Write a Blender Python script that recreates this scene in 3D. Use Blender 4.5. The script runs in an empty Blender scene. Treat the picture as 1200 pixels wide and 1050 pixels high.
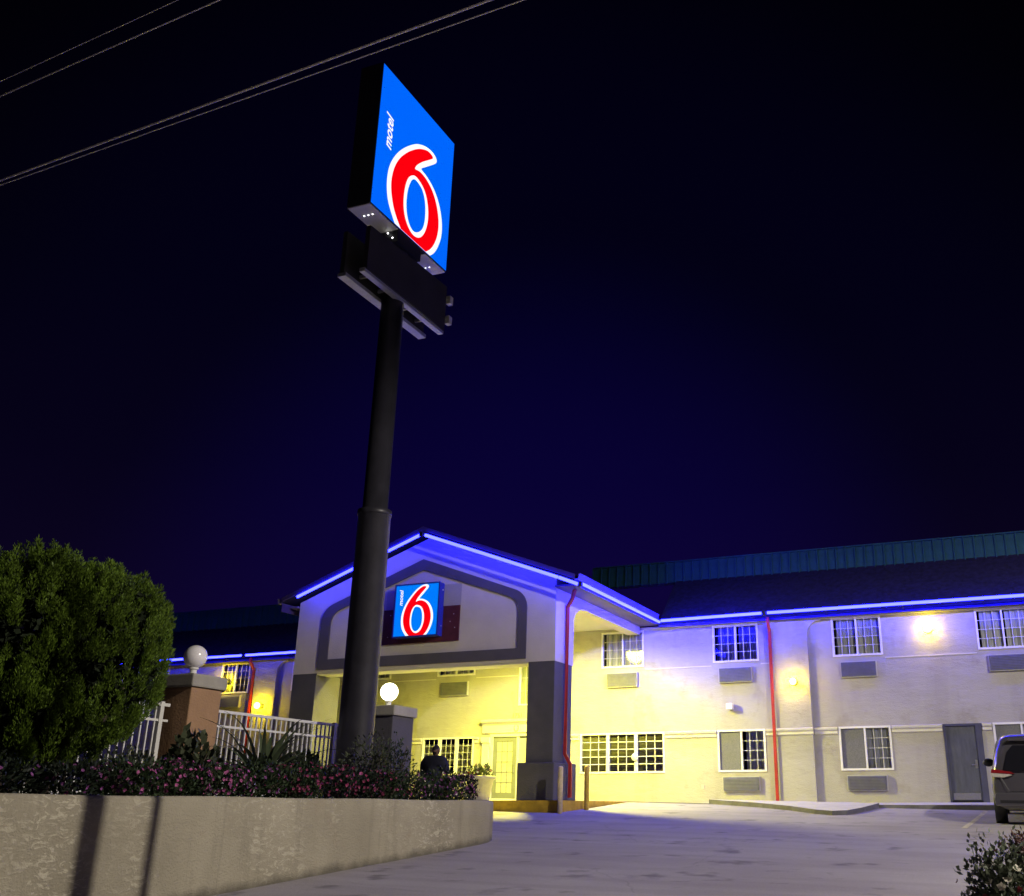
import bpy, bmesh, math, random
import numpy as np
from mathutils import Vector, Matrix

random.seed(7)
rng = np.random.default_rng(7)
SC = bpy.context.scene
COL = SC.collection

# ------------------------------------------------------------------ camera
cam_d = bpy.data.cameras.new("camera")
cam = bpy.data.objects.new("camera", cam_d)
COL.objects.link(cam)
cam.location = (0.0, 0.0, 1.65)
cam.rotation_euler = (math.pi / 2 + 0.344, 0.0, 0.365)
cam_d.sensor_fit = 'HORIZONTAL'
cam_d.sensor_width = 36.0
cam_d.lens = 36.0 * 1178.8 / 1200.0
cam_d.shift_x = -127.5 / 1200.0
cam_d.clip_start = 0.05
cam_d.clip_end = 3000.0
SC.camera = cam

# ------------------------------------------------------------------ render / exposure
SC.render.engine = 'CYCLES'
SC.cycles.use_denoising = True
SC.cycles.max_bounces = 6
SC.cycles.diffuse_bounces = 3
SC.cycles.glossy_bounces = 3
SC.cycles.transparent_max_bounces = 12
SC.cycles.volume_bounces = 0
SC.cycles.sample_clamp_indirect = 6.0
SC.view_settings.view_transform = 'Standard'
SC.view_settings.look = 'None'
SC.view_settings.exposure = 0.0
SC.view_settings.gamma = 1.0
SC.view_settings.use_curve_mapping = False

# ------------------------------------------------------------------ night sky
world = bpy.data.worlds.new("World")
SC.world = world
world.use_nodes = True
nt = world.node_tree
nt.nodes.clear()
w_out = nt.nodes.new('ShaderNodeOutputWorld')
w_bg = nt.nodes.new('ShaderNodeBackground')
w_tc = nt.nodes.new('ShaderNodeTexCoord')
w_sep = nt.nodes.new('ShaderNodeSeparateXYZ')
w_ramp = nt.nodes.new('ShaderNodeValToRGB')
w_dot = nt.nodes.new('ShaderNodeVectorMath'); w_dot.operation = 'DOT_PRODUCT'
w_dot.inputs[1].default_value = Vector((-0.42, 0.88, 0.12)).normalized()
w_glow = nt.nodes.new('ShaderNodeValToRGB')          # blue glow added to the sky, deepest behind the motel
w_add = nt.nodes.new('ShaderNodeMix'); w_add.data_type = 'RGBA'; w_add.blend_type = 'ADD'; w_add.inputs[0].default_value = 1.0
nt.links.new(w_tc.outputs['Generated'], w_sep.inputs[0])
nt.links.new(w_tc.outputs['Generated'], w_dot.inputs[0])
nt.links.new(w_sep.outputs['Z'], w_ramp.inputs[0])
nt.links.new(w_dot.outputs['Value'], w_glow.inputs[0])
nt.links.new(w_ramp.outputs[0], w_add.inputs[6])
nt.links.new(w_glow.outputs[0], w_add.inputs[7])
nt.links.new(w_add.outputs[2], w_bg.inputs[0])
nt.links.new(w_bg.outputs[0], w_out.inputs[0])
ge = w_glow.color_ramp.elements
w_glow.color_ramp.interpolation = 'EASE'
ge[0].position = 0.72; ge[0].color = (0, 0, 0, 1)
ge[1].position = 1.0; ge[1].color = (0.0010, 0.0, 0.030, 1)
e = ge.new(0.90); e.color = (0.0002, 0.0, 0.0050, 1)
els = w_ramp.color_ramp.elements
els[0].position = 0.0
els[0].color = (0.0036, 0.0017, 0.011, 1)
els[1].position = 1.0
els[1].color = (0.0003, 0.0002, 0.0012, 1)
for p, c in ((0.14, (0.0036, 0.0016, 0.0095)), (0.30, (0.0016, 0.0008, 0.0042)), (0.45, (0.0007, 0.0005, 0.0020)), (0.62, (0.0004, 0.0003, 0.0013))):
    e = els.new(p)
    e.color = (*c, 1)
w_bg.inputs[1].default_value = 1.0

# ------------------------------------------------------------------ street lamp light (its lamp object is built further down)
STREET_LAMP = Vector((11.0, 10.5, 12.5))
sl_d = bpy.data.lights.new("street_lamp_light", 'SPOT')      # a cut-off luminaire: little light above its own level
sl_d.energy = 14500.0
sl_d.color = (1.0, 0.91, 0.80)
sl_d.spot_size = math.radians(176)
sl_d.spot_blend = 0.17
sl_d.shadow_soft_size = 0.04
sl = bpy.data.objects.new("street_lamp_light", sl_d)
sl.location = STREET_LAMP - Vector((0, 0, 0.26))
COL.objects.link(sl)

# ------------------------------------------------------------------ light under the portico (its fixture is built further down)
PORTICO_LAMP = Vector((-12.7, 26.0, 7.0))
pl_d = bpy.data.lights.new("portico_light", 'SPOT')          # recessed downlight
pl_d.energy = 8600.0
pl_d.color = (1.0, 0.93, 0.075)
pl_d.spot_size = math.radians(177)
pl_d.spot_blend = 0.50
pl_d.shadow_soft_size = 0.32
pl = bpy.data.objects.new("portico_light", pl_d)
pl.location = PORTICO_LAMP - Vector((0, 0, 0.06))
COL.objects.link(pl)

# ================================================================== helpers
def tag(o, label=None, cat=None, group=None, kind=None):
    if label: o['label'] = label
    if cat: o['category'] = cat
    if group: o['group'] = group
    if kind: o['kind'] = kind
    return o

def empty(name, loc, rotz=0.0):
    o = bpy.data.objects.new(name, None)
    o.location = loc
    o.rotation_euler = (0, 0, rotz)
    o.empty_display_size = 0.2
    COL.objects.link(o)
    return o

def world_of(o):
    m = Matrix.LocRotScale(o.location, o.rotation_euler, None)
    if o.parent is not None:
        m = world_of(o.parent) @ o.matrix_parent_inverse @ m
    return m

def attach(child, parent):
    """parent while keeping the child's world placement (parents are never scaled)"""
    child.parent = parent
    child.matrix_parent_inverse = world_of(parent).inverted()
    return child

class MB:
    def __init__(s):
        s.v = []; s.f = []
    def add(s, verts, faces):
        n = len(s.v)
        s.v += [tuple(p) for p in verts]
        s.f += [tuple(i + n for i in f) for f in faces]
        return s
    def box(s, x0, x1, y0, y1, z0, z1):
        return s.add([(x0,y0,z0),(x1,y0,z0),(x1,y1,z0),(x0,y1,z0),(x0,y0,z1),(x1,y0,z1),(x1,y1,z1),(x0,y1,z1)],
              [(0,3,2,1),(4,5,6,7),(0,1,5,4),(1,2,6,5),(2,3,7,6),(3,0,4,7)])
    def prism(s, pts, vec):
        """closed polygon pts (3d) swept along vec"""
        n = len(pts)
        a = [Vector(p) for p in pts]; b = [p + Vector(vec) for p in a]
        f = [tuple(range(n - 1, -1, -1)), tuple(range(n, 2 * n))]
        f += [(i, (i + 1) % n, n + (i + 1) % n, n + i) for i in range(n)]
        return s.add(a + b, f)
    def tube(s, path, r, seg=8, cap=True, square=False):
        path = [Vector(p) for p in path]
        rs = r if isinstance(r, (list, tuple)) else [r] * len(path)
        rings = []
        ref = None
        for i, p in enumerate(path):
            if i == 0: t = path[1] - path[0]
            elif i == len(path) - 1: t = path[-1] - path[-2]
            else: t = (path[i + 1] - p).normalized() + (p - path[i - 1]).normalized()
            t.normalize()
            if ref is None:
                ref = Vector((0, 0, 1)) if abs(t.z) < 0.9 else Vector((0, 1, 0))
            a = t.cross(ref)
            if a.length < 1e-5: a = t.cross(Vector((1, 0, 0)))
            a.normalize(); b = t.cross(a)
            ref = b if False else ref
            off = math.pi / 4 if square else 0
            rings.append([p + (a * math.cos(off + 2 * math.pi * k / seg) + b * math.sin(off + 2 * math.pi * k / seg)) * rs[i] for k in range(seg)])
        v = [q for rg in rings for q in rg]
        f = []
        for i in range(len(path) - 1):
            for k in range(seg):
                k2 = (k + 1) % seg
                f.append((i*seg+k, i*seg+k2, (i+1)*seg+k2, (i+1)*seg+k))
        if cap:
            f.append(tuple(range(seg - 1, -1, -1)))
            f.append(tuple((len(path) - 1) * seg + k for k in range(seg)))
        return s.add(v, f)
    def lathe(s, prof, seg=24, origin=(0,0,0), axis='Z'):
        v = []; f = []
        n = len(prof)
        for k in range(seg):
            a = 2 * math.pi * k / seg
            for (r, h) in prof:
                x, y = r * math.cos(a), r * math.sin(a)
                if axis == 'Z': q = (x, y, h)
                elif axis == 'X': q = (h, x, y)
                else: q = (x, h, y)
                v.append((q[0]+origin[0], q[1]+origin[1], q[2]+origin[2]))
        for k in range(seg):
            k2 = (k + 1) % seg
            for i in range(n - 1):
                f.append((k*n+i, k2*n+i, k2*n+i+1, k*n+i+1))
        return s.add(v, f)
    def sphere(s, c, r, seg=20, rings=12, sc=(1,1,1)):
        prof = [(max(1e-4, r * math.sin(math.pi * i / rings)), -r * math.cos(math.pi * i / rings)) for i in range(rings + 1)]
        n = len(s.v)
        s.lathe(prof, seg)
        for i in range(n, len(s.v)):
            p = s.v[i]; s.v[i] = (p[0]*sc[0]+c[0], p[1]*sc[1]+c[1], p[2]*sc[2]+c[2])
        return s
    def build(s, name, mat, parent=None, smooth=False, bevel=0.0, fix=True):
        me = bpy.data.meshes.new(name)
        me.from_pydata(s.v, [], s.f)
        if fix or bevel:
            bm = bmesh.new(); bm.from_mesh(me)
            bmesh.ops.recalc_face_normals(bm, faces=bm.faces)
            if bevel:
                bmesh.ops.remove_doubles(bm, verts=bm.verts, dist=1e-5)
                es = [e for e in bm.edges if len(e.link_faces) == 2 and e.calc_face_angle(0) > 0.5]
                bmesh.ops.bevel(bm, geom=es, offset=bevel, segments=2, affect='EDGES', profile=0.6)
            bm.to_mesh(me); bm.free()
        me.materials.append(mat)
        if smooth:
            me.polygons.foreach_set('use_smooth', [True] * len(me.polygons))
        me.update()
        o = bpy.data.objects.new(name, me)
        COL.objects.link(o)
        if parent is not None: attach(o, parent)
        return o

def share(src, name, parent, loc=(0,0,0)):
    o = bpy.data.objects.new(name, src.data)
    o.location = loc
    COL.objects.link(o)
    attach(o, parent)
    return o

def quads_object(name, verts, mat, parent=None, smooth=False):
    """verts: (n,4,3) numpy array of loose quads"""
    n = len(verts)
    me = bpy.data.meshes.new(name)
    me.vertices.add(n * 4)
    me.vertices.foreach_set('co', np.ascontiguousarray(verts, dtype=np.float32).ravel())
    me.loops.add(n * 4)
    me.loops.foreach_set('vertex_index', np.arange(n * 4, dtype=np.int32))
    me.polygons.add(n)
    me.polygons.foreach_set('loop_start', np.arange(0, n * 4, 4, dtype=np.int32))
    me.polygons.foreach_set('loop_total', np.full(n, 4, dtype=np.int32))
    me.update(calc_edges=True)
    me.materials.append(mat)
    o = bpy.data.objects.new(name, me)
    COL.objects.link(o)
    if parent is not None: attach(o, parent)
    return o

# ------------------------------------------------------------------ ground height
def gz(x, y):
    yc = min(max(y, -6.0), 28.6)
    xc = min(max(x, -26.0), 9.0)
    return 0.056 * yc - 0.022 * xc

# ================================================================== materials
def mat(name, col, rough=0.7, spec=0.3, var=0.0, vscale=4.0, bump=0.0, bscale=60.0, metal=0.0, coat=0.0, vstretch=None, col2=None, detail=6.0, subsurf=0.0, island=0.0):
    m = bpy.data.materials.new(name)
    m.use_nodes = True
    t = m.node_tree
    b = t.nodes['Principled BSDF']
    b.inputs['Base Color'].default_value = (*col, 1)
    b.inputs['Roughness'].default_value = rough
    b.inputs['Specular IOR Level'].default_value = spec
    b.inputs['Metallic'].default_value = metal
    b.inputs['Coat Weight'].default_value = coat
    tc = t.nodes.new('ShaderNodeTexCoord')
    if var or col2:
        nz = t.nodes.new('ShaderNodeTexNoise')
        nz.inputs['Scale'].default_value = vscale
        nz.inputs['Detail'].default_value = detail
        nz.inputs['Roughness'].default_value = 0.62
        if vstretch:
            mp = t.nodes.new('ShaderNodeMapping')
            mp.inputs['Scale'].default_value = vstretch
            t.links.new(tc.outputs['Object'], mp.inputs[0])
            t.links.new(mp.outputs[0], nz.inputs['Vector'])
        else:
            t.links.new(tc.outputs['Object'], nz.inputs['Vector'])
        rp = t.nodes.new('ShaderNodeValToRGB')
        rp.color_ramp.elements[0].position = 0.32
        rp.color_ramp.elements[1].position = 0.68
        c1 = tuple(c * (1 - var) for c in col)
        c2 = col2 if col2 else tuple(min(1, c * (1 + var)) for c in col)
        rp.color_ramp.elements[0].color = (*c1, 1)
        rp.color_ramp.elements[1].color = (*c2, 1)
        t.links.new(nz.outputs['Fac'], rp.inputs[0])
        src = rp.outputs[0]
        if island:
            g = t.nodes.new('ShaderNodeNewGeometry')
            hs = t.nodes.new('ShaderNodeHueSaturation')
            mr = t.nodes.new('ShaderNodeMapRange')
            mr.inputs['To Min'].default_value = 1 - island
            mr.inputs['To Max'].default_value = 1 + island
            t.links.new(g.outputs['Random Per Island'], mr.inputs[0])
            t.links.new(mr.outputs[0], hs.inputs['Value'])
            t.links.new(src, hs.inputs['Color'])
            src = hs.outputs[0]
        t.links.new(src, b.inputs['Base Color'])
    if bump:
        n2 = t.nodes.new('ShaderNodeTexNoise')
        n2.inputs['Scale'].default_value = bscale
        n2.inputs['Detail'].default_value = 5.0
        t.links.new(tc.outputs['Object'], n2.inputs['Vector'])
        bp = t.nodes.new('ShaderNodeBump')
        bp.inputs['Strength'].default_value = bump
        bp.inputs['Distance'].default_value = 0.02
        t.links.new(n2.outputs['Fac'], bp.inputs['Height'])
        t.links.new(bp.outputs[0], b.inputs['Normal'])
    return m

def emit(name, col, strength=1.0):
    m = bpy.data.materials.new(name)
    m.use_nodes = True
    t = m.node_tree
    b = t.nodes['Principled BSDF']
    b.inputs['Base Color'].default_value = (0.0, 0.0, 0.0, 1)
    b.inputs['Specular IOR Level'].default_value = 0.15
    b.inputs['Roughness'].default_value = 0.4
    b.inputs['Emission Color'].default_value = (*col, 1)
    b.inputs['Emission Strength'].default_value = strength
    return m

def leafmat(name, col, var=0.35, rough=0.55, trans=0.25, island=0.35):
    m = mat(name, col, rough=rough, spec=0.3, var=var, vscale=2.5, island=island)
    t = m.node_tree
    b = t.nodes['Principled BSDF']
    out = t.nodes['Material Output']
    tr = t.nodes.new('ShaderNodeBsdfTranslucent')
    mx = t.nodes.new('ShaderNodeMixShader')
    mx.inputs[0].default_value = trans
    lk = b.inputs['Base Color'].links
    if lk: t.links.new(lk[0].from_socket, tr.inputs[0])
    t.links.new(b.outputs[0], mx.inputs[1])
    t.links.new(tr.outputs[0], mx.inputs[2])
    t.links.new(mx.outputs[0], out.inputs[0])
    return m

M = {}
M['stucco'] = mat('cream_stucco', (0.42, 0.408, 0.385), rough=0.9, spec=0.15, var=0.09, vscale=0.9, bump=0.35, bscale=28, vstretch=(1, 1, 1.6))
M['gable'] = mat('warm_grey_stucco', (0.60, 0.545, 0.48), rough=0.9, spec=0.15, var=0.07, vscale=1.2, bump=0.3, bscale=28)
M['band'] = mat('slate_band_paint', (0.105, 0.095, 0.115), rough=0.85, spec=0.2, var=0.10, vscale=2.0, bump=0.25, bscale=30)
M['pillar'] = mat('dark_grey_stucco', (0.095, 0.09, 0.105), rough=0.88, spec=0.2, var=0.12, vscale=1.6, bump=0.35, bscale=30)
M['trim'] = mat('cream_trim', (0.62, 0.60, 0.53), rough=0.8, spec=0.2, var=0.05, vscale=3)
M['white'] = mat('white_painted_metal', (0.74, 0.73, 0.70), rough=0.5, spec=0.4, var=0.05, vscale=5)
M['vinyl'] = mat('white_window_vinyl', (0.78, 0.77, 0.73), rough=0.45, spec=0.4, var=0.03, vscale=5)
M['eave_soffit'] = mat('soffit_neon_tint', (0.10, 0.08, 0.22), rough=0.8, var=0.08, vscale=2)  # blue cast of the neon tubes put into the soffit colour
M['soffit'] = mat('soffit_paint', (0.60, 0.57, 0.50), rough=0.9, var=0.06, vscale=2)
M['ac'] = mat('air_conditioner_grey', (0.13, 0.13, 0.15), rough=0.6, spec=0.4, var=0.10, vscale=6)
M['acframe'] = mat('air_conditioner_sleeve', (0.46, 0.45, 0.41), rough=0.6, spec=0.4, var=0.06, vscale=6)
M['red'] = mat('red_downspout_paint', (0.36, 0.025, 0.02), rough=0.5, spec=0.4, var=0.18, vscale=3)
M['shingle'] = mat('dark_shingle', (0.015, 0.013, 0.042), rough=0.92, spec=0.15, var=0.35, vscale=7, bump=0.8, bscale=16)  # neon glow on the roof slope put into the blue base colour
M['seam'] = mat('teal_metal_panel', (0.016, 0.075, 0.048), rough=0.65, spec=0.2, var=0.16, vscale=2.5)
M['fascia'] = mat('fascia_neon_tint', (0.045, 0.030, 0.14), rough=0.6, spec=0.3, var=0.1, vscale=3)  # dark fascia with the neon's blue spill mixed into its colour
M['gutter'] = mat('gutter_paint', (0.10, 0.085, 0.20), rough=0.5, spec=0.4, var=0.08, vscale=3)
M['bracket'] = mat('dark_bracket', (0.02, 0.02, 0.025), rough=0.6)
M['led'] = emit('blue_neon_tube', (0.40, 0.45, 34.0), 1.0)
M['led_right'] = emit('blue_neon_tube_right', (0.44, 0.50, 92.0), 1.0)
M['led_dim'] = emit('blue_neon_tube_dim', (0.42, 0.46, 26.0), 1.0)
M['led_bright'] = emit('blue_neon_tube_bright', (0.48, 0.54, 215.0), 1.0)
M['curtain'] = mat('pale_curtain', (0.52, 0.52, 0.55), rough=0.95, spec=0.1, var=0.25, vscale=9, vstretch=(3, 1, 0.1))
M['blind'] = mat('window_blind', (0.17, 0.155, 0.13), rough=0.8, var=0.2, vscale=2)
M['blind_light'] = mat('pale_blind', (0.66, 0.64, 0.54), rough=0.8, var=0.15, vscale=2)
M['screen'] = mat('insect_screen', (0.15, 0.15, 0.155), rough=0.9, var=0.2, vscale=40)
M['dark'] = mat('dark_room', (0.012, 0.012, 0.015), rough=0.95)
M['door'] = mat('slate_door_paint', (0.075, 0.08, 0.10), rough=0.6, spec=0.35, var=0.22, vscale=3, vstretch=(3, 1, 0.7))
M['doorframe'] = mat('slate_door_frame', (0.06, 0.062, 0.10), rough=0.6, var=0.15, vscale=3)
M['lobbydoor'] = mat('sage_door_paint', (0.19, 0.20, 0.17), rough=0.6, spec=0.35, var=0.08, vscale=3)
M['leadglass'] = mat('frosted_glass', (0.50, 0.49, 0.36), rough=0.25, spec=0.6, var=0.12, vscale=6)
M['metal'] = mat('brushed_metal', (0.45, 0.45, 0.45), rough=0.35, metal=0.9, var=0.1, vscale=20)
M['alu'] = mat('aluminium_trim', (0.40, 0.40, 0.42), rough=0.45, metal=0.5, var=0.12, vscale=9)
M['pole'] = mat('dark_pole_paint', (0.026, 0.025, 0.034), rough=0.42, spec=0.5, var=0.25, vscale=3, bump=0.1, bscale=15)
M['cabinet'] = mat('sign_cabinet_black', (0.018, 0.018, 0.024), rough=0.5, spec=0.4, var=0.2, vscale=2)
M['reader'] = mat('reader_panel_black', (0.033, 0.030, 0.032), rough=0.6, var=0.2, vscale=2)
M['signblue'] = emit('sign_blue', (0.0, 0.135, 1.0), 1.0)
M['signblue_small'] = emit('sign_blue_bright', (0.0, 0.20, 1.0), 1.0)
M['signred'] = emit('sign_red', (1.0, 0.0, 0.004), 1.0)
M['signwhite'] = emit('sign_white', (1.0, 1.0, 1.0), 1.05)
M['pinlight'] = emit('service_light', (1, 1, 1), 5.0)
M['lampyellow'] = emit('wall_lamp_glass', (1.0, 0.74, 0.016), 80.0)
M['lampstrong'] = emit('wall_lamp_glass_strong', (1.0, 0.74, 0.010), 150.0)
M['globe_lit'] = emit('lit_globe', (1.0, 0.95, 0.66), 7.0)
M['globe_off'] = mat('opal_globe', (0.84, 0.81, 0.84), rough=0.2, spec=0.5, var=0.03, vscale=3)
M['maroon'] = mat('maroon_panel', (0.085, 0.018, 0.03), rough=0.7, var=0.25, vscale=3)
M['patch'] = mat('repainted_stucco', (0.42, 0.39, 0.385), rough=0.9, var=0.06, vscale=2, bump=0.3, bscale=28)
M['pot'] = mat('planter_pot_stone', (0.46, 0.42, 0.36), rough=0.85, var=0.14, vscale=6, bump=0.2, bscale=30)
M['tan'] = mat('tan_stucco', (0.37, 0.225, 0.125), rough=0.9, var=0.10, vscale=2.5, bump=0.35, bscale=30)
M['cap'] = mat('pillar_cap_stucco', (0.36, 0.34, 0.29), rough=0.9, var=0.10, vscale=3, bump=0.25, bscale=30)
M['yellow'] = mat('yellow_bollard_paint', (0.50, 0.34, 0.06), rough=0.6, var=0.25, vscale=6)
M['palebollard'] = mat('faded_bollard_paint', (0.62, 0.50, 0.30), rough=0.6, var=0.25, vscale=6)
M['kerbyellow'] = mat('yellow_kerb_paint', (0.42, 0.27, 0.03), rough=0.8, var=0.3, vscale=3)
M['pave'] = mat('sidewalk_concrete', (0.46, 0.44, 0.42), rough=0.9, var=0.12, vscale=2.2, bump=0.2, bscale=40)
M['kerb'] = mat('kerb_concrete', (0.13, 0.125, 0.13), rough=0.9, var=0.25, vscale=3, bump=0.3, bscale=30)
M['lineyellow'] = mat('worn_parking_paint', (0.42, 0.38, 0.26), rough=0.85, var=0.4, vscale=9)
M['soil'] = mat('soil', (0.035, 0.026, 0.02), rough=1, var=0.4, vscale=5, bump=0.8, bscale=20)
M['deck'] = mat('pool_deck_concrete', (0.38, 0.36, 0.34), rough=0.9, var=0.1, vscale=2)
M['bark'] = mat('bark', (0.06, 0.045, 0.035), rough=0.95, var=0.3, vscale=12, bump=0.8, bscale=30)
M['wood'] = mat('pole_wood', (0.09, 0.065, 0.045), rough=0.95, var=0.3, vscale=6, vstretch=(4, 4, 0.3))
M['wire'] = mat('cable_sheath', (0.70, 0.66, 0.62), rough=0.6, var=0.1)
M['thuja'] = leafmat('thuja_spray', (0.115, 0.185, 0.020), var=0.35, island=0.45, trans=0.35)
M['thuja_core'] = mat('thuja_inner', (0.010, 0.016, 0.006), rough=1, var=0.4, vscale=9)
M['leaf'] = leafmat('shrub_leaf', (0.030, 0.050, 0.020), island=0.5)
M['leaf_dark'] = leafmat('dark_shrub_leaf', (0.016, 0.024, 0.014), island=0.5)
M['leaf_grey'] = leafmat('grey_green_leaf', (0.06, 0.072, 0.038), island=0.5)
M['leaf_rose'] = leafmat('rose_leaf', (0.10, 0.12, 0.075), island=0.55)
M['leaf_red'] = leafmat('russet_leaf', (0.075, 0.030, 0.022), island=0.5)
M['strap'] = leafmat('strap_leaf', (0.075, 0.10, 0.05), island=0.3)
M['fl_pink'] = leafmat('pink_petal', (0.38, 0.09, 0.25), island=0.5)
M['fl_magenta'] = leafmat('dark_red_petal', (0.22, 0.03, 0.09), island=0.5)
M['fl_purple'] = leafmat('purple_petal', (0.19, 0.055, 0.19), island=0.5)
M['fl_white'] = leafmat('white_petal', (0.66, 0.62, 0.50), island=0.2)
M['fl_crimson'] = leafmat('crimson_petal', (0.16, 0.02, 0.03), island=0.4)
M['skin'] = mat('skin', (0.13, 0.07, 0.05), rough=0.6, var=0.1, vscale=8)
M['jacket'] = mat('dark_jacket_cloth', (0.014, 0.015, 0.028), rough=0.85, var=0.3, vscale=12)
M['trousers'] = mat('dark_trousers_cloth', (0.018, 0.018, 0.022), rough=0.9, var=0.3, vscale=12)
M['hair'] = mat('short_dark_hair', (0.012, 0.009, 0.008), rough=0.7, var=0.3, vscale=40)
M['black'] = mat('black_plastic', (0.012, 0.012, 0.014), rough=0.4, spec=0.5)
M['vanpaint'] = mat('van_grey_paint', (0.085, 0.08, 0.095), rough=0.28, spec=0.5, metal=0.35, coat=0.8, var=0.04, vscale=2)
M['vanglass'] = mat('dark_tinted_glass', (0.010, 0.010, 0.014), rough=0.06, spec=0.6)
M['tyre'] = mat('tyre_rubber', (0.018, 0.018, 0.02), rough=0.85, var=0.2, vscale=20)
M['taillens'] = mat('red_tail_lens', (0.20, 0.010, 0.014), rough=0.15, spec=0.6, var=0.15, vscale=15)
M['clearlens'] = mat('clear_reverse_lens', (0.42, 0.39, 0.34), rough=0.15, spec=0.6, var=0.2, vscale=25)
M['plate'] = mat('number_plate', (0.6, 0.62, 0.6), rough=0.5)

# retaining wall: trowelled render, blotchy with pale scrapes
def wall_material():
    m = mat('trowelled_render', (0.26, 0.235, 0.185), rough=0.92, spec=0.15)
    t = m.node_tree; b = t.nodes['Principled BSDF']
    tc = t.nodes.new('ShaderNodeTexCoord')
    def noise(scale, stretch, detail=6, rough=0.6, dist=0.0):
        mp = t.nodes.new('ShaderNodeMapping'); mp.inputs['Scale'].default_value = stretch
        n = t.nodes.new('ShaderNodeTexNoise'); n.inputs['Scale'].default_value = scale
        n.inputs['Detail'].default_value = detail; n.inputs['Roughness'].default_value = rough
        n.inputs['Distortion'].default_value = dist
        t.links.new(tc.outputs['Object'], mp.inputs[0]); t.links.new(mp.outputs[0], n.inputs['Vector'])
        return n.outputs['Fac']
    def ramp(src, p0, c0, p1, c1):
        r = t.nodes.new('ShaderNodeValToRGB')
        r.color_ramp.elements[0].position = p0; r.color_ramp.elements[0].color = (*c0, 1)
        r.color_ramp.elements[1].position = p1; r.color_ramp.elements[1].color = (*c1, 1)
        t.links.new(src, r.inputs[0]); return r.outputs[0]
    def mix(f, a, c):
        x = t.nodes.new('ShaderNodeMix'); x.data_type = 'RGBA'
        if isinstance(f, float): x.inputs[0].default_value = f
        else: t.links.new(f, x.inputs[0])
        for s, v in ((x.inputs[6], a), (x.inputs[7], c)):
            if isinstance(v, tuple): s.default_value = (*v, 1)
            else: t.links.new(v, s)
        return x.outputs[2]
    big = ramp(noise(0.7, (1, 1, 0.6), 4), 0.3, (0.255, 0.23, 0.168), 0.7, (0.385, 0.35, 0.26))
    scr = noise(7.0, (1, 0.9, 2.2), 5, 0.7, 1.4)                    # curling trowel strokes
    scrm = ramp(scr, 0.52, (0, 0, 0), 0.60, (1, 1, 1))
    zone = ramp(noise(0.45, (1, 1, 0.3), 2), 0.46, (0, 0, 0), 0.56, (1, 1, 1))
    zz = t.nodes.new('ShaderNodeMath'); zz.operation = 'MULTIPLY'
    t.links.new(scrm, zz.inputs[0]); t.links.new(zone, zz.inputs[1])
    z2 = t.nodes.new('ShaderNodeMath'); z2.operation = 'MULTIPLY'; z2.inputs[1].default_value = 0.85
    t.links.new(zz.outputs[0], z2.inputs[0])
    c = mix(z2.outputs[0], big, (0.50, 0.46, 0.35))
    stain = ramp(noise(1.6, (1, 3.0, 0.18), 4), 0.55, (0, 0, 0), 0.75, (0.55, 0.55, 0.55))
    c = mix(stain, c, (0.16, 0.145, 0.11))
    pink = ramp(noise(2.3, (1, 1, 1), 3), 0.6, (0, 0, 0), 0.75, (0.5, 0.5, 0.5))
    c = mix(pink, c, (0.30, 0.245, 0.18))
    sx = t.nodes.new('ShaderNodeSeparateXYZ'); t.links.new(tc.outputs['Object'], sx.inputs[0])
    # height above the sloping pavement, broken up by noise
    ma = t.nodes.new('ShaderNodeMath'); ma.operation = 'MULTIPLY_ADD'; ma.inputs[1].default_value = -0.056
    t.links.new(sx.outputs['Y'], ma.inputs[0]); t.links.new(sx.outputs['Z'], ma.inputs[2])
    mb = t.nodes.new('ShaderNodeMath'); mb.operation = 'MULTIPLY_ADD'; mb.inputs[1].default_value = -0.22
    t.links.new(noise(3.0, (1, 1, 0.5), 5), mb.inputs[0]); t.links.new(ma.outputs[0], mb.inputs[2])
    foot_dark = ramp(mb.outputs[0], 0.09, (0.8, 0.8, 0.8), 0.20, (0, 0, 0))  # darker towards the foot of the wall
    c = mix(foot_dark, c, (0.10, 0.09, 0.07))
    t.links.new(c, b.inputs['Base Color'])
    bp = t.nodes.new('ShaderNodeBump'); bp.inputs['Strength'].default_value = 0.6; bp.inputs['Distance'].default_value = 0.03
    ad = t.nodes.new('ShaderNodeMath'); ad.operation = 'ADD'
    t.links.new(scr, ad.inputs[0]); t.links.new(noise(45, (1, 1, 1), 4), ad.inputs[1])
    t.links.new(ad.outputs[0], bp.inputs['Height']); t.links.new(bp.outputs[0], b.inputs['Normal'])
    return m
M['render'] = wall_material()

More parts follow.
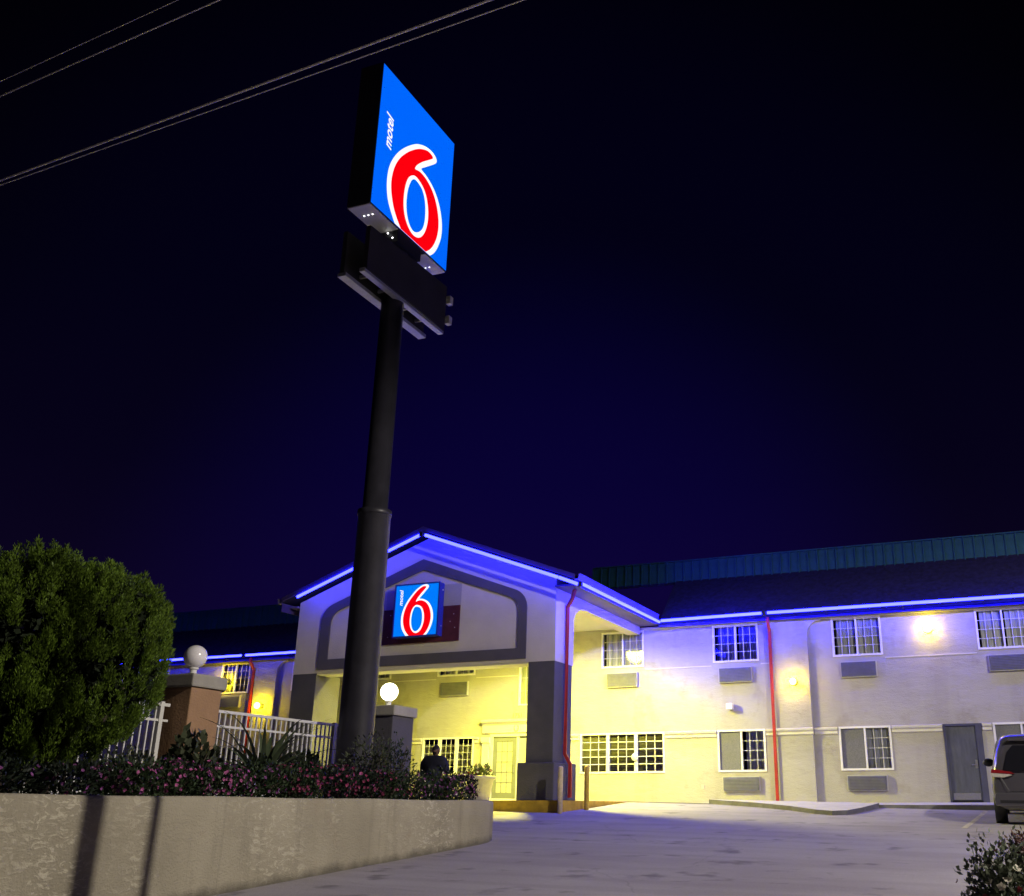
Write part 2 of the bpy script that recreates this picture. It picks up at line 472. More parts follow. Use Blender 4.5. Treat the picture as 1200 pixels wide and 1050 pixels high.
def stucco_material():
    m = mat('cream_stucco_weathered', (0.44, 0.415, 0.345), rough=0.9, spec=0.15)
    t = m.node_tree; b = t.nodes['Principled BSDF']
    tc = t.nodes.new('ShaderNodeTexCoord')
    def noise(scale, stretch, detail=6, rough=0.6):
        mp = t.nodes.new('ShaderNodeMapping'); mp.inputs['Scale'].default_value = stretch
        n = t.nodes.new('ShaderNodeTexNoise'); n.inputs['Scale'].default_value = scale
        n.inputs['Detail'].default_value = detail; n.inputs['Roughness'].default_value = rough
        t.links.new(tc.outputs['Object'], mp.inputs[0]); t.links.new(mp.outputs[0], n.inputs['Vector'])
        return n.outputs['Fac']
    def ramp(src, p0, c0, p1, c1):
        r = t.nodes.new('ShaderNodeValToRGB')
        r.color_ramp.elements[0].position = p0; r.color_ramp.elements[0].color = (*c0, 1)
        r.color_ramp.elements[1].position = p1; r.color_ramp.elements[1].color = (*c1, 1)
        t.links.new(src, r.inputs[0]); return r.outputs[0]
    def mul(a, c):
        x = t.nodes.new('ShaderNodeMix'); x.data_type = 'RGBA'; x.blend_type = 'MULTIPLY'; x.inputs[0].default_value = 1.0
        t.links.new(a, x.inputs[6]); t.links.new(c, x.inputs[7]); return x.outputs[2]
    c = ramp(noise(0.6, (1, 1, 1.3), 5), 0.3, (0.375, 0.356, 0.312), 0.7, (0.43, 0.41, 0.36))
    c = mul(c, ramp(noise(1.1, (1.2, 1, 0.16), 5, 0.6), 0.30, (0.90, 0.895, 0.88), 0.50, (1, 1, 1)))       # rain streaks
    c = mul(c, ramp(noise(1.3, (1, 1, 0.8), 3), 0.34, (0.88, 0.87, 0.85), 0.42, (1, 1, 1)))                # patched areas
    t.links.new(c, b.inputs['Base Color'])
    ad = t.nodes.new('ShaderNodeMath'); ad.operation = 'MULTIPLY_ADD'; ad.inputs[1].default_value = 0.25
    t.links.new(noise(38, (1, 1, 1), 4), ad.inputs[0]); t.links.new(noise(1.6, (0.7, 1, 1.6), 3), ad.inputs[2])
    bp = t.nodes.new('ShaderNodeBump'); bp.inputs['Strength'].default_value = 0.55; bp.inputs['Distance'].default_value = 0.07
    t.links.new(ad.outputs[0], bp.inputs['Height']); t.links.new(bp.outputs[0], b.inputs['Normal'])
    return m
M['stucco'] = stucco_material()

def asphalt_material():
    m = mat('worn_pavement', (0.26, 0.245, 0.25), rough=0.85, spec=0.25)
    t = m.node_tree; b = t.nodes['Principled BSDF']
    tc = t.nodes.new('ShaderNodeTexCoord')
    def noise(scale, stretch=(1, 1, 1), detail=6):
        mp = t.nodes.new('ShaderNodeMapping'); mp.inputs['Scale'].default_value = stretch
        n = t.nodes.new('ShaderNodeTexNoise'); n.inputs['Scale'].default_value = scale; n.inputs['Detail'].default_value = detail
        t.links.new(tc.outputs['Object'], mp.inputs[0]); t.links.new(mp.outputs[0], n.inputs['Vector']); return n.outputs['Fac']
    def ramp(src, p0, c0, p1, c1):
        r = t.nodes.new('ShaderNodeValToRGB')
        r.color_ramp.elements[0].position = p0; r.color_ramp.elements[0].color = (*c0, 1)
        r.color_ramp.elements[1].position = p1; r.color_ramp.elements[1].color = (*c1, 1)
        t.links.new(src, r.inputs[0]); return r.outputs[0]
    def mul(a, c, f=1.0):
        x = t.nodes.new('ShaderNodeMix'); x.data_type = 'RGBA'; x.blend_type = 'MULTIPLY'; x.inputs[0].default_value = f
        t.links.new(a, x.inputs[6]); t.links.new(c, x.inputs[7]); return x.outputs[2]
    c = ramp(noise(0.35, (1, 1, 1), 7), 0.32, (0.285, 0.26, 0.27), 0.68, (0.385, 0.36, 0.365))
    c = mul(c, ramp(noise(90, (1, 1, 1), 3), 0.3, (0.72, 0.72, 0.72), 0.7, (1.15, 1.15, 1.15)))
    c = mul(c, ramp(noise(0.9, (0.25, 2.4, 1), 5), 0.36, (0.89, 0.885, 0.89), 0.56, (1, 1, 1)))      # tyre-worn bands across the drive
    c = mul(c, ramp(noise(1.7, (1, 1, 1), 4), 0.28, (0.55, 0.55, 0.56), 0.40, (1, 1, 1)))             # oil spots
    # cracks
    vo = t.nodes.new('ShaderNodeTexVoronoi'); vo.feature = 'DISTANCE_TO_EDGE'; vo.inputs['Scale'].default_value = 0.42
    mp = t.nodes.new('ShaderNodeMapping'); mp.inputs['Scale'].default_value = (0.7, 1.5, 1)
    nn = t.nodes.new('ShaderNodeTexNoise'); nn.inputs['Scale'].default_value = 1.4; nn.inputs['Detail'].default_value = 5
    ad = t.nodes.new('ShaderNodeMix'); ad.data_type = 'VECTOR'; ad.inputs[0].default_value = 0.35
    t.links.new(tc.outputs['Object'], nn.inputs['Vector'])
    t.links.new(tc.outputs['Object'], ad.inputs[4]); t.links.new(nn.outputs['Color'], ad.inputs[5])
    t.links.new(ad.outputs[1], mp.inputs[0]); t.links.new(mp.outputs[0], vo.inputs['Vector'])
    c = mul(c, ramp(vo.outputs['Distance'], 0.0012, (0.80, 0.80, 0.80), 0.003, (1, 1, 1)))
    t.links.new(c, b.inputs['Base Color'])
    bp = t.nodes.new('ShaderNodeBump'); bp.inputs['Strength'].default_value = 0.5; bp.inputs['Distance'].default_value = 0.01
    t.links.new(noise(70, (1, 1, 1), 4), bp.inputs['Height']); t.links.new(bp.outputs[0], b.inputs['Normal'])
    return m
M['asphalt'] = asphalt_material()

def glass_material():
    m = bpy.data.materials.new('window_glass'); m.use_nodes = True
    t = m.node_tree; t.nodes.clear()
    o = t.nodes.new('ShaderNodeOutputMaterial')
    tr = t.nodes.new('ShaderNodeBsdfTransparent'); tr.inputs[0].default_value = (0.80, 0.82, 0.84, 1)
    gl = t.nodes.new('ShaderNodeBsdfGlossy'); gl.inputs['Roughness'].default_value = 0.04
    fr = t.nodes.new('ShaderNodeFresnel'); fr.inputs[0].default_value = 1.5
    mx = t.nodes.new('ShaderNodeMixShader')
    nz = t.nodes.new('ShaderNodeTexNoise'); nz.inputs['Scale'].default_value = 1.5
    bp = t.nodes.new('ShaderNodeBump'); bp.inputs['Strength'].default_value = 0.05
    t.links.new(nz.outputs[0], bp.inputs['Height']); t.links.new(bp.outputs[0], gl.inputs['Normal'])
    t.links.new(fr.outputs[0], mx.inputs[0]); t.links.new(tr.outputs[0], mx.inputs[1]); t.links.new(gl.outputs[0], mx.inputs[2])
    t.links.new(mx.outputs[0], o.inputs[0])
    return m
M['glass'] = glass_material()

# ================================================================== ground and paving
def ground():
    xs = sorted(set([-900, -300, -120, -60, -40, -30, -26] + [-24 + 2 * i for i in range(17)] + [9, 14, 30, 60, 120, 300, 900]))
    ys = sorted(set([-900, -300, -100, -40, -20, -10, -6] + [-4 + 2 * i for i in range(17)] + [28.6, 32, 40, 60, 120, 300, 1200]))
    b = MB()
    v = [(x, y, gz(x, y)) for y in ys for x in xs]
    n = len(xs)
    f = [(j*n+i, j*n+i+1, (j+1)*n+i+1, (j+1)*n+i) for j in range(len(ys)-1) for i in range(n-1)]
    b.add(v, f)
    tag(b.build('driveway', M['asphalt']), kind='structure')
ground()

# sidewalk in front of the right wing, falling slightly to its kerb
def sidewalk():
    b = MB()
    x0, x1 = -10.6, 14.0
    n = 26
    top = []; 
    for i in range(n + 1):
        x = x0 + (x1 - x0) * i / n
        zk = max(gz(x, 28.2) + 0.02, 1.735 - 0.004 * (x + 4))
        top.append((x, zk))
    v = []; f = []
    for x, zk in top:
        v += [(x, 28.42, zk), (x, 30.31, 1.80)]
    for i in range(n):
        f.append((2*i, 2*i+2, 2*i+3, 2*i+1))
    b.add(v, f)
    tag(b.build('sidewalk', M['pave']), kind='structure')
    k = MB()
    for i in range(n):
        xa, za = top[i]; xb, zb = top[i+1]
        k.add([(xa,28.2,gz(xa,28.2)-0.1),(xb,28.2,gz(xb,28.2)-0.1),(xb,28.22,zb+0.003),(xa,28.22,za+0.003),(xb,28.42,zb+0.003),(xa,28.42,za+0.003)],
              [(0,1,2,3),(3,2,4,5)])
    tag(k.build('kerb', M['kerb']), kind='structure')
sidewalk()

# flared concrete ramp that runs out from the kerb
def ramp():
    pts = [(-8.2, 28.25), (-6.6, 27.3), (-5.5, 26.3), (-4.75, 25.35), (-4.3, 25.05), (-4.0, 25.35), (-3.8, 26.4), (-3.62, 28.25)]
    b = MB()
    n = len(pts)
    top = []
    for x, y in pts:
        t = (28.25 - y) / 3.2
        top.append((x, y, gz(x, y) + 0.10 + 0.02 * (1 - t)))
    low = [(x, y, gz(x, y) - 0.05) for x, y in pts]
    cx, cy = -4.9, 27.6
    b.add(top + [(cx, cy, gz(cx, cy) + 0.13)], [(i, (i + 1) % n, n) for i in range(n)])
    o = b.build('ramp_top', M['pave']); o.name = 'access_ramp'; tag(o, kind='structure')
    k = MB()
    k.add(top + low, [(i, i + 1, n + i + 1, n + i) for i in range(n - 1)])
    tag(k.build('ramp_edge', M['kerb']), kind='structure')
ramp()

def strip(name, pts, w, m, dz):
    b = MB()
    L = []
    for i, (x, y) in enumerate(pts):
        a = Vector(pts[max(0, i-1)]); c = Vector(pts[min(len(pts)-1, i+1)])
        d = (c - a).normalized(); nrm = Vector((-d.y, d.x)) * w / 2
        for s in (1, -1):
            q = Vector((x, y)) + nrm * s
            L.append((q.x, q.y, gz(q.x, q.y) + dz))
    b.add(L, [(2*i, 2*i+1, 2*i+3, 2*i+2) for i in range(len(pts)-1)])
    return tag(b.build(name, m), kind='structure')
strip('parking_line', [(-1.0, 28.1), (-1.07, 26), (-1.16, 24), (-1.25, 22.3)], 0.11, M['lineyellow'], 0.005)
strip('parking_line', [(1.9, 28.1), (1.85, 26), (1.8, 24), (1.75, 22.3)], 0.11, M['lineyellow'], 0.005)
strip('parking_line', [(4.9, 28.1), (4.85, 26), (4.8, 24), (4.75, 22.3)], 0.11, M['lineyellow'], 0.005)

# portico floor slab with a yellow painted kerb edge
b = MB().box(-19.6, -10.62, 23.5, 30.31, 1.2, 1.83)
tag(b.build('portico_floor', M['pave']), kind='structure')
b = MB().box(-19.6, -10.60, 23.46, 23.498, 1.2, 1.833); b.box(-10.618, -10.58, 23.46, 28.6, 1.2, 1.833)
tag(b.build('painted_kerb', M['kerbyellow']), kind='structure')

# pool deck behind the fence and soil in the planter
b = MB().box(-45, -13.2, 4.0, 31.9, 1.0, 1.70)
tag(b.build('pool_deck', M['deck']), kind='structure')

# ================================================================== retaining wall
WALLX = -8.6
def retaining_wall():
    path = [(-14.0, 1.6), (-11.0, 1.7), (-9.6, 2.2), (-8.85, 3.2), (WALLX, 4.6)]
    path += [(WALLX, 4.6 + 0.5 * i) for i in range(1, 23)]
    path += [(-8.61, 16.0), (-8.66, 16.35), (-8.78, 16.7), (-9.0, 17.05), (-9.35, 17.38), (-9.8, 17.7), (-10.4, 18.1), (-11.0, 18.6), (-11.6, 19.2), (-12.4, 20.2), (-13.0, 21.2), (-13.2, 22.4)]
    th = 0.22
    out = []; inn = []
    for i, p in enumerate(path):
        a = Vector(path[max(0, i-1)]); c = Vector(path[min(len(path)-1, i+1)])
        d = (c - a).normalized(); nrm = Vector((d.y, -d.x))
        out.append(Vector(p)); inn.append(Vector(p) - nrm * th)
    zs = [-0.3, 0.0, 0.3, 0.6, 0.9, 1.2, 1.5, 1.745, 1.775]
    v = []; f = []
    n = len(path)
    for k, z in enumerate(zs):
        for p, q in zip(out, inn):
            e = 0.0 if k < len(zs) - 1 else 0.025
            d = (q - p).normalized() * e
            wob = 0.006 * math.sin(p.y * 1.7 + z * 3)
            v.append((p.x + d.x + wob, p.y + d.y, z + (0.006 * math.sin(p.y * 2.1) if z > 1.7 else 0)))
    m = len(zs)
    for k in range(m - 1):
        for i in range(n - 1):
            f.append((k*n+i, k*n+i+1, (k+1)*n+i+1, (k+1)*n+i))
    base = len(v)
    for q in inn: v.append((q.x, q.y, 1.775))
    for q in inn: v.append((q.x, q.y, -0.3))
    for i in range(n - 1):
        f.append(((m-1)*n+i, (m-1)*n+i+1, base+i+1, base+i))
        f.append((base+i, base+i+1, base+n+i+1, base+n+i))
    b = MB().add(v, f)
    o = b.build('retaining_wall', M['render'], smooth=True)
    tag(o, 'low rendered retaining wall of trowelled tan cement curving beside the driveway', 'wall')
    # soil behind it
    s = MB()
    poly = [(q.x, q.y, 1.735) for q in inn] + [(-13.25, 22.4, 1.735), (-14.0, 22.4, 1.735)]
    s.add(poly, [tuple(range(len(poly)))])
    tag(s.build('planter_soil', M['soil']), kind='structure')
retaining_wall()

# ================================================================== the motel
Wy = 30.31           # front plane of the right wing
LWy = 31.9           # front plane of the left wing
motel = empty('motel', (-10.0, 30.0, 1.8))
tag(motel, 'two storey cream motel with gabled portico and blue neon outlining its eaves', 'motel')
def part(b, name, m, parent=None, **kw):
    return b.build(name, m, parent or motel, **kw)

UP0, UP1 = 5.856, 6.993
LO0, LO1 = 2.660, 3.866
wins = []   # x0, x1, z0, z1, style
for x in (-12.24, -8.54, -4.868, -0.80, 3.1): wins.append((x, x + 1.445, UP0, UP1, 'upper'))
wins.append((-18.25, -16.80, UP0, UP1, 'upper'))
wins.append((-21.55, -20.10, UP0, UP1, 'upper'))
wins.append((-15.16, -13.95, 4.80, UP1, 'tall'))
wins.append((-12.946, -10.147, LO0, LO1, 'wide'))
wins.append((-18.67, -16.73, LO0, LO1, 'lobby'))
for x in (-8.477, -4.857, -0.66, 3.3): wins.append((x, x + 1.466, LO0, LO1, 'lower'))
doors = [(-1.968, -0.953, 1.8, 3.862), (-16.02, -14.72, 1.83, 3.84)]

def holed_wall(name, xs0, xs1, z0, z1, y, holes, m):
    xs = sorted(set([xs0, xs1] + [h[0] for h in holes] + [h[1] for h in holes]))
    zs = sorted(set([z0, z1] + [h[2] for h in holes] + [h[3] for h in holes]))
    b = MB()
    idx = {}
    def vid(x, z):
        if (x, z) not in idx:
            idx[(x, z)] = len(b.v); b.v.append((x, y, z))
        return idx[(x, z)]
    for i in range(len(xs)-1):
        for j in range(len(zs)-1):
            cx, cz = (xs[i]+xs[i+1])/2, (zs[j]+zs[j+1])/2
            if any(h[0] < cx < h[1] and h[2] < cz < h[3] for h in holes): continue
            b.f.append((vid(xs[i], zs[j]), vid(xs[i+1], zs[j]), vid(xs[i+1], zs[j+1]), vid(xs[i], zs[j+1])))
    # reveals
    for h in holes:
        a = [(h[0],y,h[2]),(h[1],y,h[2]),(h[1],y,h[3]),(h[0],y,h[3])]
        c = [(p[0], y+0.22, p[2]) for p in a]
        b.add(a + c, [(i, (i+1)%4, 4+(i+1)%4, 4+i) for i in range(4)])
    return part(b, name, m)

holed_wall('wall', -24.0, 9.0, 1.2, 7.08, Wy, [w[:4] for w in wins] + doors, M['stucco'])
b = MB().box(-24.0, 9.0, Wy + 0.7, Wy + 0.8, 1.2, 7.15); part(b, 'inner_wall', M['dark'])
b = MB().box(8.98, 9.2, Wy, Wy + 10, 1.2, 7.15); part(b, 'wall', M['stucco'])
b = MB().box(-24.2, -24.0, Wy - 0.001, LWy - 0.02, 1.2, 7.15); part(b, 'wall', M['stucco'])

def window(x0, x1, z0, z1, y, style):
    fw, d0, d1 = 0.055, -0.03, 0.09
    b = MB()
    b.box(x0, x0+fw, y+d0, y+d1, z0, z1); b.box(x1-fw, x1, y+d0, y+d1, z0, z1)
    b.box(x0+fw, x1-fw, y+d0, y+d1, z0, z0+fw); b.box(x0+fw, x1-fw, y+d0, y+d1, z1-fw, z1)
    nl = 3 if style in ('wide', 'lobby') else 2
    mw = 0.05 if nl == 2 else 0.10
    iw = (x1 - x0 - 2*fw - (nl-1)*mw) / nl
    lights = []
    for k in range(nl):
        a = x0 + fw + k * (iw + mw)
        lights.append((a, a + iw))
        if k < nl - 1: b.box(a+iw, a+iw+mw, y+d0+0.005, y+d1-0.005, z0+fw, z1-fw)
    fr = part(b, 'window', M['vinyl'])
    for k, (a, c) in enumerate(lights):
        p = MB().add([(a, y+0.047, z0+fw), (c, y+0.047, z0+fw), (c, y+0.047, z1-fw), (a, y+0.047, z1-fw)], [(0,1,2,3)]).build('pane', M['glass'], fr, fix=False)
        g = MB()
        if style == 'lower' and k == 0:
            MB().box(a+0.002, c-0.002, y+0.030, y+0.033, z0+fw, z1-fw).build('insect_screen', M['screen'], fr)
        rows, cols = (5, 3) if style in ('wide', 'lobby', 'tall') else (4, 3)
        if style == 'lower' and k == 0: rows = 0
        if rows:
            bw = 0.0065 if style != 'wide' else 0.010
            for r in range(1, rows):
                z = z0+fw + (z1-z0-2*fw) * r / rows
                g.box(a, c, y+0.036, y+0.043, z-bw, z+bw)
            for q in range(1, cols):
                x = a + (c-a) * q / cols
                g.box(x-bw, x+bw, y+0.0365, y+0.0425, z0+fw, z1-fw)
            g.build('glazing_grid', M['vinyl'], fr)
    xa, xb = x0 + fw, x1 - fw
    if style in ('wide', 'lobby'):
        for k, (a, c) in enumerate(lights):
            bb = MB()
            n = 26
            zt, zb_ = z1 - fw, z0 + fw
            top = zt - (0.16 if style == 'lobby' else 0.0)
            low = zb_ + (0.30 if (style == 'lobby' and k == 1) else (0.0))
            for i in range(n):
                z = low + (top - low) * (i + 0.5) / n
                tilt = 0.020 if not (style == 'wide' and k == 1) else 0.006
                j = 0.003 * math.sin(i * 12.9 + k)
                h = (top - low) / n * ((0.56 if style == 'lobby' else 0.46) if tilt > 0.01 else 0.30)
                bb.add([(a, y+0.075-tilt*0.5+j, z-h), (c, y+0.075-tilt*0.5+j, z-h), (c, y+0.075+tilt*0.5, z+h), (a, y+0.075+tilt*0.5, z+h)], [(0,1,2,3)])
            bb.build('blind', M['blind_light'] if style == 'lobby' else M['blind'], fr, fix=False)
    else:
        rr = random.Random(int(x0 * 100) + int(z0 * 10))
        cm = MB()
        n = 90
        row0 = []; row1 = []
        tie = style == 'upper' and x0 < -12
        for i in range(n + 1):
            t = i / n
            x = xa + (xb - xa) * t
            ph = 46 * t + 2.2 * math.sin(7 * t + rr.random() * 0.1)
            amp = 0.022 + 0.010 * math.sin(11 * t + x0)
            off = amp * math.sin(ph) + 0.008 * math.sin(3.1 * ph)
            row0.append((x, y + 0.098 + off * 0.6, z1 - 0.02)); row1.append((x, y + 0.098 + off, z0 + 0.01))
        gapc = rr.uniform(0.44, 0.56); gw = rr.uniform(0.012, 0.04)
        for i in range(n):
            t = (i + 0.5) / n
            if abs(t - gapc) < gw: continue
            if style == 'upper' and t < rr.choice((0.03, 0.08)): continue
            cm.add([row1[i], row1[i+1], row0[i+1], row0[i]], [(0,1,2,3)])
        cm.build('curtain', M['curtain'], fr, smooth=False, fix=False)
    return fr
for w in wins: window(w[0], w[1], w[2], w[3], Wy, w[4])
# small round plaque on the mullion of the wide window
b = MB().lathe([(0.001, -0.02), (0.10, -0.02), (0.115, 0.0), (0.10, 0.02), (0.001, 0.02)], 20, (-11.10, Wy - 0.055, 3.13), 'Y')
part(b, 'round_plaque', M['white'], smooth=True)

def aircon(x0, x1, z0, z1, y, rows=9):
    b = MB().box(x0, x1, y - 0.10, y + 0.05, z0, z1)
    o = part(b, 'air_conditioner', M['acframe'])
    g = MB()
    MB().box(x0+0.02, x1-0.02, y-0.118, y-0.101, z0+0.02, z1-0.02).build('grille_panel', M['ac'], o)
    for i in range(rows):
        z = z0 + 0.05 + (z1 - z0 - 0.1) * i / (rows - 1)
        g.add([(x0+0.05, y-0.135, z-0.010), (x1-0.05, y-0.135, z-0.010), (x1-0.05, y-0.119, z+0.013), (x0+0.05, y-0.119, z+0.013)], [(0,1,2,3)])
    g.build('grille', M['ac'], o, fix=False)
for x in (-12.03, -8.35, -4.66, -0.56, 3.3): aircon(x, x + 1.03, 5.24, 5.69, Wy)
aircon(-18.05, -17.02, 5.20, 5.66, Wy)
for x in (-8.33, -4.70, 3.4): aircon(x, x + 1.11, 2.12, 2.53, Wy)

# string course at the storey line, broken at the windows and doors
def course(x0, x1, y, proud=0.0):
    prof = [(0.0, 3.655), (-0.05, 3.675), (-0.05, 3.70), (-0.03, 3.715), (-0.03, 3.75), (-0.09, 3.79), (-0.10, 3.84), (0.0, 3.86)]
    b = MB().prism([(x0, y - proud + a + 0.001, z) for a, z in prof], (x1 - x0, 0, 0))
    return part(b, 'string_course', M['trim'])
segs = [(-24.0, -18.70), (-16.70, -16.55), (-14.40, -12.98), (-10.12, -8.50), (-6.98, -6.66), (-5.54, -4.89), (-3.36, -1.99), (-0.93, -0.69), (0.84, 3.27), (4.80, 8.9)]
for a, c in segs: course(a, c, Wy)
# thin reveal joint higher up
for a, c in ((-10.75, -8.6), (-7.05, -6.66), (-3.38, -0.85), (0.68, 3.05), (-16.75, -15.2), (-24, -21.6), (-20.05, -18.3)):
    part(MB().box(a, c, Wy - 0.016, Wy + 0.01, 5.755, 5.785), 'wall_joint', M['trim'])

# pilasters with rounded shoulders running into the frieze
def pilaster(x0, x1, y, ztop=7.026, zf=6.96, r=0.42, dep=0.13):
    def arc(cx, cz, a0, a1, n=8):
        return [(cx + r * math.cos(a0 + (a1 - a0) * i / n), cz + r * math.sin(a0 + (a1 - a0) * i / n)) for i in range(n + 1)]
    pts = [(x0, 1.7), (x1, 1.7)]
    pts += arc(x1 + r, zf - r, math.pi, math.pi / 2)
    pts += [(x1 + r, ztop), (x0 - r, ztop)]
    pts += arc(x0 - r, zf - r, math.pi / 2, 0)
    b = MB().prism([(x, y - dep, z) for x, z in pts], (0, dep - 0.002, 0))
    part(b, 'pilaster', M['stucco'])
pilaster(-6.62, -5.58, Wy)
course(-6.64, -5.56, Wy, proud=0.13)
pilaster(5.6, 6.6, Wy)
# frieze board along the top of the right wing
b = MB().box(-10.5, 9.0, Wy - 0.128, Wy - 0.002, 6.995, 7.028); part(b, 'frieze', M['stucco'])

# room door on the right wing
x0, x1, z0, z1 = doors[0]
b = MB().box(x0, x0+0.05, Wy-0.035, Wy+0.1, z0, z1); b.box(x1-0.17, x1, Wy-0.035, Wy+0.1, z0, z1); b.box(x0+0.05, x1-0.17, Wy-0.035, Wy+0.1, z1-0.06, z1)
dfr = part(b, 'door', M['doorframe'])
b = MB().box(x0+0.052, x1-0.172, Wy+0.012, Wy+0.055, z0+0.05, z1-0.062); leaf = b.build('door_leaf', M['door'], dfr, bevel=0.004)
MB().box(x0+0.10, x1-0.22, Wy+0.004, Wy+0.0115, z0+0.07, z0+0.24).build('kick_plate', M['metal'], dfr)
b = MB().box(x1-0.27, x1-0.205, Wy-0.01, Wy+0.0115, z0+0.88, z0+1.10); b.tube([(x1-0.235, Wy-0.045, z0+0.97), (x1-0.36, Wy-0.045, z0+0.965)], 0.013, 8); b.tube([(x1-0.235, Wy-0.0, z0+0.97), (x1-0.235, Wy-0.05, z0+0.97)], 0.014, 8)
b.build('door_handle', M['metal'], dfr)
MB().box(x0+0.05, x1-0.17, Wy-0.02, Wy+0.1, z0-0.01, z0+0.04).build('threshold', M['dark'], dfr)

# lobby door under the portico
x0, x1, z0, z1 = doors[1]
b = MB().box(x0-0.10, x0, Wy-0.05, Wy+0.06, z0, z1+0.09); b.box(x1, x1+0.10, Wy-0.05, Wy+0.06, z0, z1+0.09); b.box(x0, x1, Wy-0.05, Wy+0.06, z1, z1+0.09)
b.box(x0+0.86, x0+0.93, Wy-0.03, Wy+0.06, z0, z1)
lob = part(b, 'lobby_door', M['trim'])
b = MB(); a, c = x0 + 0.004, x0 + 0.856
b.box(a, a+0.13, Wy+0.0, Wy+0.045, z0, z1-0.004); b.box(c-0.15, c, Wy+0.0, Wy+0.045, z0, z1-0.004)
b.box(a+0.13, c-0.15, Wy+0.0, Wy+0.045, z0, z0+0.28); b.box(a+0.13, c-0.15, Wy+0.0, Wy+0.045, z1-0.15, z1-0.004)
b.build('door_leaf', M['lobbydoor'], lob)
MB().box(a+0.13, c-0.15, Wy+0.02, Wy+0.026, z0+0.28, z1-0.15).build('glass_panel', M['leadglass'], lob)
g = MB()
for i in range(0, 4):
    x = a+0.13 + (c-0.15-a-0.13) * i / 3
    g.box(x-0.008, x+0.008, Wy+0.008, Wy+0.019, z0+0.28, z1-0.15)
for i in range(0, 6):
    z = z0+0.28 + (z1-0.15-z0-0.28) * i / 5
    g.box(a+0.13, c-0.15, Wy+0.009, Wy+0.018, z-0.008, z+0.008)
g.build('leading', M['ac'], lob)
MB().box(x0+0.932, x1-0.002, Wy+0.02, Wy+0.026, z0+0.05, z1-0.05).build('sidelight', M['leadglass'], lob)
b = MB().tube([(c-0.07, Wy-0.05, z0+0.9), (c-0.07, Wy-0.05, z0+1.15)], 0.014, 8); b.build('door_handle', M['metal'], lob)
# entablature over the lobby door
prof = [(0.0, 3.95), (-0.06, 3.96), (-0.06, 4.20), (-0.10, 4.24), (-0.18, 4.30), (-0.19, 4.36), (0.0, 4.39)]
b = MB().prism([(-16.42, Wy + p + 0.001, z) for p, z in prof], (2.2, 0, 0)); part(b, 'entablature', M['trim'])
for xd in (-16.40, -14.60):
    o = part(MB().box(xd, xd + 0.26, Wy-0.07, Wy-0.001, 1.83, 3.66), 'door_pilaster', M['trim'])
    MB().box(xd - 0.03, xd + 0.28, Wy-0.11, Wy-0.001, 3.662, 3.84).build('pilaster_cap', M['trim'], o)

def text_mesh(txt, size, shear=0.0, offset=0.0, extrude=0.0, spacing=1.0):
    cu = bpy.data.curves.new('text', 'FONT')
    cu.body = txt; cu.size = size; cu.shear = shear; cu.offset = offset; cu.extrude = extrude
    cu.align_x = 'CENTER'; cu.space_character = spacing
    cu.resolution_u = 4
    ob = bpy.data.objects.new('text', cu)
    COL.objects.link(ob)
    dg = bpy.context.evaluated_depsgraph_get()
    me = bpy.data.meshes.new_from_object(ob.evaluated_get(dg))
    bpy.data.objects.remove(ob); bpy.data.curves.remove(cu)
    vs = [tuple(v.co) for v in me.vertices]; fs = [tuple(p.vertices) for p in me.polygons]
    bpy.data.meshes.remove(me)
    return vs, fs
vs, fs = text_mesh('1751', 0.20, extrude=0.008)
b = MB().add([(-15.17 + x, Wy - 0.012 - z, 4.43 + y) for x, y, z in vs], fs); part(b, 'house_number', M['lobbydoor'])
b = MB()
pts = [(-15.17 + 0.075 * math.sin(a), Wy - 0.075, 4.10 - 0.10 * math.cos(a)) for a in [math.radians(-140 + 28 * i) for i in range(11)]]
b.tube(pts, 0.014, 6); part(b, 'horseshoe', M['lobbydoor'])

# camera box and outlet on the right wing wall
b = MB().box(-8.12, -7.93, Wy-0.24, Wy-0.05, 4.44, 4.62); b.box(-8.07, -7.98, Wy-0.052, Wy, 4.48, 4.57)
part(b, 'security_light', M['white'], bevel=0.012)
b = MB().box(-9.01, -8.93, Wy-0.03, Wy, 2.20, 2.32); part(b, 'outlet_box', M['acframe'])

# ---- left wing
lw = [(-28.95, -27.55, 5.84, 7.00, 'upper'), (-33.0, -31.6, 5.84, 7.0, 'upper'), (-25.55, -24.15, 5.84, 7.0, 'upper'), (-28.95, -27.55, 2.66, 3.87, 'lower'), (-33.0, -31.6, 2.66, 3.87, 'lower')]
holed_wall('wall', -44.0, -24.0, 1.2, 7.08, LWy, [w[:4] for w in lw], M['stucco'])
b = MB().box(-44.0, -24.2, LWy + 0.7, LWy + 0.8, 1.2, 7.15); part(b, 'inner_wall', M['dark'])
for w in lw: window(w[0], w[1], w[2], w[3], LWy, w[4])
aircon(-28.88, -27.85, 5.30, 5.74, LWy)
pilaster(-27.2, -26.2, LWy)
for a, c in ((-31.6, -28.97), (-27.53, -27.22), (-26.18, -24.2)): course(a, c, LWy)

